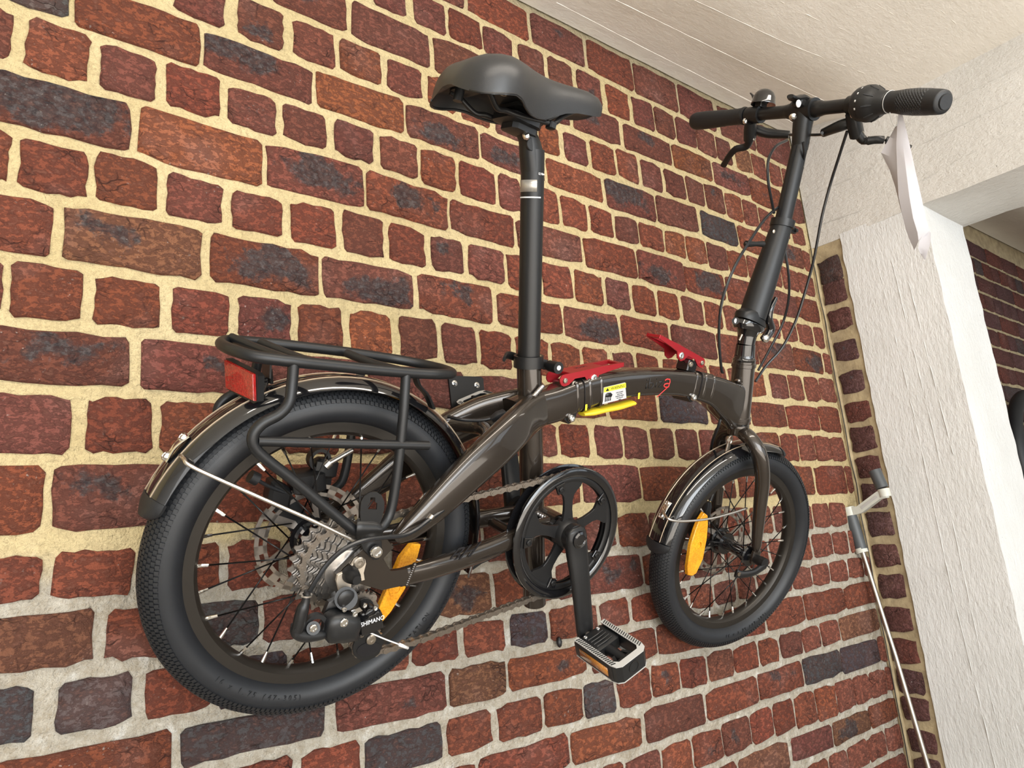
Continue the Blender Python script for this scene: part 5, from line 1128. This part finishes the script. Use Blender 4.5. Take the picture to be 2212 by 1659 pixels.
def pedal(sg, E, lab):
    # platform pedal: px across, pz up, measured from the photo for the right one
    px = (AF*.047+AU*.025).normalized(); pz = (AU*.047-AF*.025).normalized(); c = B(E[0], 0, E[1]); b0, b1 = .098, .184
    Q = lambda x, b, z: c+px*x+AB*(sg*b)+pz*z; hx, hz = .0295, .0125
    m = MB()
    # outer frame in one piece: side rails, rounded outer end, middle block by the axle
    m.box(Q(-hx+.003, (b0+b1)/2-.004, 0), px*.003, AB*((b1-b0)/2-.006), pz*hz, .2); m.box(Q(hx-.003, (b0+b1)/2-.004, 0), px*.003, AB*((b1-b0)/2-.006), pz*hz, .2)
    o = [(-hx, b1-.014), (-hx+.003, b1-.005), (-hx+.010, b1), (hx-.010, b1), (hx-.003, b1-.005), (hx, b1-.014), (hx-.006, b1-.014), (hx-.012, b1-.0065), (-hx+.012, b1-.0065), (-hx+.006, b1-.014)]
    m.loft([[Q(x, b, -hz) for x, b in o], [Q(x, b, hz) for x, b in o]])
    m.box(Q(0, b0+.020, 0), px*(hx-.007), AB*.019, pz*.0095, .15); m.cyl(Q(0, b0+.03, 0), Q(0, b1-.006, 0), .0085, .0065, 16); m.box(Q(0, b1-.016, 0), px*.016, AB*.003, pz*.006, .2)
    for s in (1, -1): m.prism([Q(s*.006, b1-.030, -.004), Q(s*.010, b1-.030, -.004), Q(s*.022, b1-.006, -.004), Q(s*.016, b1-.006, -.004)], pz*.008)
    p = m.build('pedal', 'plastic', bike, 35, lab)
    for zz in (1, -1):
        m = MB(); z = zz*hz
        o = [(-hx+.0005, b0+.002), (-hx+.0005, b1-.012), (-hx+.003, b1-.0040), (-hx+.010, b1+.0006), (hx-.010, b1+.0006), (hx-.003, b1-.0040), (hx-.0005, b1-.012), (hx-.0005, b0+.002), (hx-.0085, b0+.002), (hx-.0085, b1-.014), (hx-.013, b1-.0085), (-hx+.013, b1-.0085), (-hx+.0085, b1-.014), (-hx+.0085, b0+.002)]
        a = [Q(x, b, z) for x, b in o]; m.prism(a, pz*(zz*.0012)); tp = m.build('tread_plate', 'white_plastic', p, 30, 'pale ribbed tread plate')
        m = MB()
        for s in (1, -1):
            for i in range(19):
                bb = b0+.005+i*.0038; m.prism([Q(s*(hx-.0015), bb, z+zz*.0013), Q(s*(hx-.0015), bb+.0012, z+zz*.0013), Q(s*(hx-.0075), bb+.0034, z+zz*.0013), Q(s*(hx-.0075), bb+.0022, z+zz*.0013)], pz*(zz*.0008))
        tb_ = m.build('tread_ribs', 'black_satin', tp, 0); tb_['kind'] = 'stuff'
    for s in (1, -1):
        m = MB(); m.box(Q(s*(hx+.0003), (b0+b1)/2-.003, -.001), px*.0006, AB*.0275, pz*.0065); m.build('pedal_reflector', 'amber_dark', p, 0, 'narrow amber reflector')
    for s in (1, -1): bolt(Q(-.012+.0*s, b0+.006+.0*s, .0095) if s > 0 else Q(.012, b0+.006, .0095), pz, .0030, .0012, 'chrome', p, 'pedal_screw')
    for i in range(4): m = MB(); m.sweep([Q(-.014, b0+.014+i*.006, .0097), Q(0, b0+.016+i*.006, .0112), Q(.014, b0+.014+i*.006, .0097)], pz, .0012, .0010, 6, 2); m.build('pedal_rib', 'plastic', p)
    m = MB(); m.lathe([(.0075, 0), (.0088, 0), (.0088, .0006), (.0075, .0006)], Q(0, b1, 0), AB*sg, None, 20); m.build('end_ring', 'black_gloss', p)
    return p
pedal(1, E1, 'right pedal, amber strip along its side'); pedal(-1, EL, 'left pedal, resting in the wall hook')
# --- rack
TW = .056; m = MB()
loop = [(-.106, TW, .2215), (-.068, TW, .2235), (-.016, TW, .2265), (.038, TW, .2305), (.072, TW*.96, .2340), (.100, TW*.62, .2360), (.110, 0, .2365), (.100, -TW*.62, .2360), (.072, -TW*.96, .2350), (.038, -TW, .2340), (-.016, -TW, .2320), (-.068, -TW, .2290), (-.106, -TW, .2260), (-.138, -TW*.84, .2235), (-.153, -TW*.45, .2215), (-.157, 0, .2205), (-.153, TW*.45, .2200), (-.138, TW*.84, .2195)]
m.tube([B(*p) for p in [(a, b, c) for a, b, c in loop]], .0062, 14, closed=True, step=6); rack = m.build('luggage_rack', 'black_matte', bike, 60)
for a0, a1 in ((-.140, -.105), (-.108, -.072), (-.005, .028)):
    m = MB(); m.tube([B(a0, -.040, .2275 if a0 < -.05 else .2325), B((a0+a1)/2, 0, .2235 if a0 < -.05 else .229), B(a1, .050, .2215 if a0 < -.05 else .2295)], .0050, 10); m.build('cross_tube', 'black_matte', rack)
for s in (1, -1):
    m = MB()
    leg = [(-.1030, .056, .2215), (-.1010, .058, .200), (-.1015, .062, .181), (-.110, .065, .168), (-.1245, .065, .157), (-.1315, .065, .145), (-.1285, .065, .133), (-.115, .065, .1215), (-.078, .065, .0985), (-.030, .067, .0665), (-.002, .070, .0490), (.010, .0725, .0460)]
    m.tube([B(a, s*b, c) for a, b, c in leg], .0058, 12, step=5); m.build('rack_leg', 'black_matte', rack)
    m = MB(); m.tube([B(a, s*b, c) for a, b, c in [(.026, .056, .2295), (.0300, .062, .185), (.0355, .065, .128), (.0380, .066, .090), (.0370, .067, .068), (.0300, .070, .056), (.024, .072, .052)]], .0058, 12, step=5); m.build('rack_leg', 'black_matte', rack)
    m = MB(); m.tube([B(-.126, s*.065, .1385), B(-.03, s*.066, .1445), B(.0690, s*.066, .1510)], [.0052]*3, 12); m.build('side_rail', 'black_matte', rack)
    # foot bracket with keyhole: outline with a bridge to the slot
    m = MB()
    if s > 0:
        out = [(778, 1128), (776, 1105), (778, 1082), (785, 1070), (797, 1062), (811, 1061), (822, 1068), (828, 1082), (828, 1098), (822, 1120), (818, 1132)]
        slot = [(793, 1099), (793, 1090), (798, 1084), (798, 1073), (808.5, 1073), (808.5, 1083), (813, 1086), (812, 1099)]
        # two halves, left and right of the slot
        L_ = [(795, 1132)]+[(778, 1132), (776, 1105), (778, 1082), (785, 1070), (797, 1062), (803, 1061)]+[(803, 1073), (798, 1073), (798, 1084), (793, 1090), (793, 1099), (803, 1099), (803, 1132)]
        R_ = [(803, 1061), (811, 1061), (822, 1068), (828, 1082), (828, 1098), (822, 1120), (818, 1132), (803, 1132), (803, 1099), (812, 1099), (813, 1086), (808.5, 1083), (808.5, 1073), (803, 1073)]
        for q in (L_, R_): m.prism([BP(u, v, .0735) for u, v in q], AB*.0026)
        lowp = [(777, 1156), (820, 1156), (823, 1175), (822, 1196), (815, 1207), (805, 1208), (796, 1200), (783, 1186), (777, 1172)]
        m.prism([BP(u, v, .0735) for u, v in lowp], AB*.0028, .0006)
        m.sweep([BP(798, 1126, .0745), BP(798, 1136, .0785), BP(798, 1148, .0790), BP(798, 1160, .0750)], AF, [.0145, .0150, .0155, .0155], [.0014]*4, 10, 4)
        m.build('rack_foot', 'black_satin', rack, 35)
    else:
        m.prism([B(a, -.0735, c) for a, c in ((.0, .09), (.024, .09), (.028, .03), (.016, .018), (.004, .03))], AB*-.0026, .0005); m.build('rack_foot', 'black_satin', rack, 35)
m = MB(); m.prism([B(-.112, -.010, .222), B(-.112, .016, .222), B(-.108, .016, .196), B(-.108, -.010, .196)], AF*-.002); m.sweep([B(-.108, .004, .205), B(-.104, .004, .190)], AB, .008, .002, 8, 3, smooth=False); m.build('reflector_bracket', 'black_satin', rack)
m = MB(); m.sweep([B(.052, .030, .228), B(.060, .030, .215), B(.075, .028, .205), B(.088, .026, .19)], AB, .007, .0018, 8, 4); m.build('spring_strap', 'black_satin', rack)
rq = [(488, 774), (552, 806), (557, 813), (555, 868), (548, 872), (492, 842), (487, 834)]
qn = (-AF*.86+AB*.28-AU*.14).normalized()
def RP(u, v, o=0):                                   # plane of the rear reflector: faces backwards
    c = B(-.133, 0, .190)+qn*o; d = ray(u, v); return ORG+d*((c-ORG).dot(qn)/d.dot(qn))
m = MB(); m.prism([RP(u, v) for u, v in rq], qn*-.009, .001); rr_ = m.build('rear_reflector', 'black_satin', bike, 30, 'rear reflector with red lens in a dark housing')
m = MB(); m.prism([RP(u, v, .0003) for u, v in [(490, 777), (552, 808), (554, 866), (493, 838)]], qn*.0035, .0008); m.build('lens', 'red_lens', rr_, 30, 'red reflector lens')
m = MB(); c = RP(557, 838, -.012); m.box(c, AB*.008, AU*.012, qn*.010, .3); m.build('housing', 'black_gloss', rr_)
# ------------------------------------------------------------------ the other things
# wall hook
p0 = [WP(u, v, 0) for u, v in ((966, 818), (970, 813), (1036, 815), (1041, 820), (1043, 852), (1043, 884), (973, 880))]
hk = thing('wall_hook', 'black steel bicycle hook screwed to the bricks under the left pedal', 'wall hook', WP(1005, 880, 0))
m = MB(); m.prism([p+V((0, -.0045, 0)) for p in p0], V((0, .004, 0)), .0006)
for a, b in (((973, 880), (1043, 884)),):
    A_, B_ = WP(*a, -.0045), WP(*b, -.0045); m.loft([[A_, B_, B_+V((0, 0, -.004)), A_+V((0, 0, -.004))], [A_+V((0, -.055, -.012)), B_+V((0, -.055, -.012)), B_+V((0, -.055, -.016)), A_+V((0, -.055, -.016))]])
    A2, B2 = A_+V((0, -.055, -.014)), B_+V((0, -.055, -.014)); m.loft([[A2, B2, B2+V((0, -.004, 0)), A2+V((0, -.004, 0))], [A2+V((0, -.004, .020)), B2+V((0, -.004, .020)), B2+V((0, -.008, .020)), A2+V((0, -.008, .020))]])
m.build('plate', 'black_satin', hk, 35)
for u, v in ((982, 828), (1030, 832)):
    s = bolt(WP(u, v, -.0045), V((0, -1, 0)), .0052, .0022, 'chrome', hk, 'screw', None, False)
    mm = MB(); c = WP(u, v, -.0067); mm.box(c, V((.0028, 0, 0)), V((0, .0003, 0)), V((0, 0, .0006))); mm.box(c, V((.0006, 0, 0)), V((0, .0003, 0)), V((0, 0, .0028))); mm.build('cross_slot', 'print_black', s, 0)
# paper tag tied round the right grip
def DP(u, v, d): r = ray(u, v); return ORG+r*(d/FPX)
g0 = bar(.158); D0 = (g0-ORG).dot(RF)
tag = thing('paper_tag', 'folded white paper tag hanging by a string from the right handlebar grip', 'paper tag', DP(1985, 500, D0-.02))
def sheet(rows, name, lab=None, th=.0004):
    n = len(rows[0]); vs = [DP(u, v, D0+d) for r in rows for u, v, d in r]; k = len(vs); vs += [p+V((0, -th, 0)) for p in vs]; fs = []
    for i in range(len(rows)-1):
        for j in range(n-1): a = i*n+j; fs += [(a, a+1, a+n+1, a+n), (k+a, k+a+n, k+a+n+1, k+a+1)]
    for i in range(len(rows)-1): a = i*n; fs += [(a, a+n, k+a+n, k+a), (a+n-1, k+a+n-1, k+a+2*n-1, a+2*n-1)]
    for j in range(n-1): a = j; fs.append((a, k+a, k+a+1, a+1)); a = (len(rows)-1)*n+j; fs.append((a, a+1, k+a+1, k+a))
    m = MB(); m.add(vs, fs); return m.build(name, 'paper', tag, 24, lab)
near = [[(1942, 229, -.012), (1944, 232, -.013), (1946, 236, -.014)], [(1939, 262, -.010), (1946, 262, -.015), (1953, 264, -.018)], [(1936, 310, -.006), (1950, 309, -.016), (1964, 310, -.022)], [(1938, 370, -.004), (1957, 368, -.018), (1977, 370, -.026)], [(1941, 425, -.002), (1964, 424, -.019), (1990, 427, -.028)], [(1950, 470, .000), (1972, 470, -.019), (2000, 475, -.028)], [(1962, 512, .002), (1982, 503, -.018), (2008, 498, -.027)], [(1975, 540, .004), (1984, 520, -.014), (2000, 506, -.024)]]
sheet(near, 'front_leaf')
sheet([[(2000, 500, -.024), (2005, 499, -.026), (2010, 503, -.027)], [(1986, 520, -.016), (2000, 516, -.020), (2010, 518, -.025)], [(1983, 535, -.012), (1995, 534, -.016), (2007, 534, -.022)], [(1988, 548, -.009), (1995, 548, -.013), (2003, 546, -.018)], [(1996, 560, -.008), (1997, 561, -.009), (1999, 560, -.010)]], 'curled_corner', 'bluish underside of the curled lower corner')
sheet([[(1940, 262, .006), (1938, 264, -.002), (1938, 268, -.008)], [(1922, 296, .014), (1932, 300, .004), (1937, 310, -.006)], [(1903, 330, .022), (1922, 338, .010), (1938, 360, -.004)], [(1922, 368, .024), (1931, 380, .012), (1940, 400, -.002)], [(1934, 405, .022), (1939, 415, .012), (1943, 432, .0)], [(1945, 450, .018), (1949, 460, .010), (1954, 480, .002)], [(1958, 500, .014), (1962, 508, .008), (1966, 520, .004)], [(1974, 536, .010), (1976, 540, .006), (1978, 545, .004)]], 'rear_leaf')
m = MB(); m.tube([DP(1922, 243, D0-.017), DP(1925, 258, D0-.012), DP(1932, 272, D0-.008), DP(1938, 268, D0-.010), DP(1938, 250, D0-.014)], .0007, 6)
c = bar(.162); dd = bdir(.162); e = (AU-dd*AU.dot(dd)).normalized(); f2 = dd.cross(e); m.tube([c+(e*math.cos(q)+f2*math.sin(q))*.0168 for q in [2*math.pi*i/18 for i in range(18)]], .0006, 6, closed=True, smooth=False); m.build('string', 'white_plastic', tag, 0)
# awning crank leaning in the corner
XC = XR-.055
aw = thing('awning_crank', 'steel awning crank with grey grips and cream elbow leaning in the brick corner', 'crank rod', SP(2010, 1675, XC))
m = MB(); m.tube([SP(1863, 1192, XC), SP(1935, 1420, XC), SP(2010, 1675, XC)], .0062, 16, smooth=False); m.build('rod', 'nickel', aw, 50)
m = MB(); m.cyl(SP(1837, 1112, XC), SP(1860, 1186, XC), .0150, .0150, 22); m.build('grip', 'grey_grip', aw, 40)
m = MB(); m.cyl(SP(1859, 1184, XC), SP(1863, 1194, XC), .0152, .0148, 22); m.build('collar', 'cream_plastic', aw, 40)
m = MB(); m.cyl(SP(1889, 1016, XC), SP(1906, 1054, XC), .0150, .0150, 22); m.build('grip', 'grey_grip', aw, 40)
m = MB(); m.cyl(SP(1832, 1096, XC), SP(1838, 1114, XC), .0165, .0155, 22); m.cyl(SP(1908, 1056, XC), SP(1913, 1073, XC), .0140, .0140, 20)
m.prism([SP(u, v, XC-.010) for u, v in ((1838, 1095), (1850, 1094), (1893, 1062), (1910, 1057), (1914, 1075), (1900, 1078), (1862, 1107), (1843, 1113))], V((.020, 0, 0)), .002); el = m.build('elbow', 'cream_plastic', aw, 35)
m = MB(); m.prism([SP(u, v, XC-.0108) for u, v in ((1858, 1095), (1892, 1070), (1896, 1074), (1862, 1100))], V((.001, 0, 0))); m.build('elbow_panel', 'white_plastic', el)
# wheel of another bicycle hung in the next bay
cw = WP(2197, 985, -.10)+V((.262, 0, -.01)); ow = thing('second_bicycle_wheel', 'black tyred wheel edge showing past the white column', 'wheel', cw-V((0, 0, .25)))
m = MB(); m.lathe([(.238+.024*math.cos(q), .024*math.sin(q)) for q in [2*math.pi*k/14 for k in range(14)]], cw, V((0, 1, 0)), None, 72); m.build('tyre', 'rubber', ow, 0)
m = MB(); m.lathe([(.205, -.010), (.216, -.011), (.216, .011), (.205, .010)], cw, V((0, 1, 0)), None, 72); m.build('rim', 'rim', ow)
m = MB(); m.cyl(cw-V((0, .05, 0)), cw+V((0, .05, 0)), .018); 
m.build('hub', 'black_satin', ow)
for i in range(20): q = math.pi*i/10; m = MB(); m.cyl(cw, cw+V((math.cos(q), 0, math.sin(q)))*.208, .001, seg=5); m.build('spoke', 'black_satin', ow)
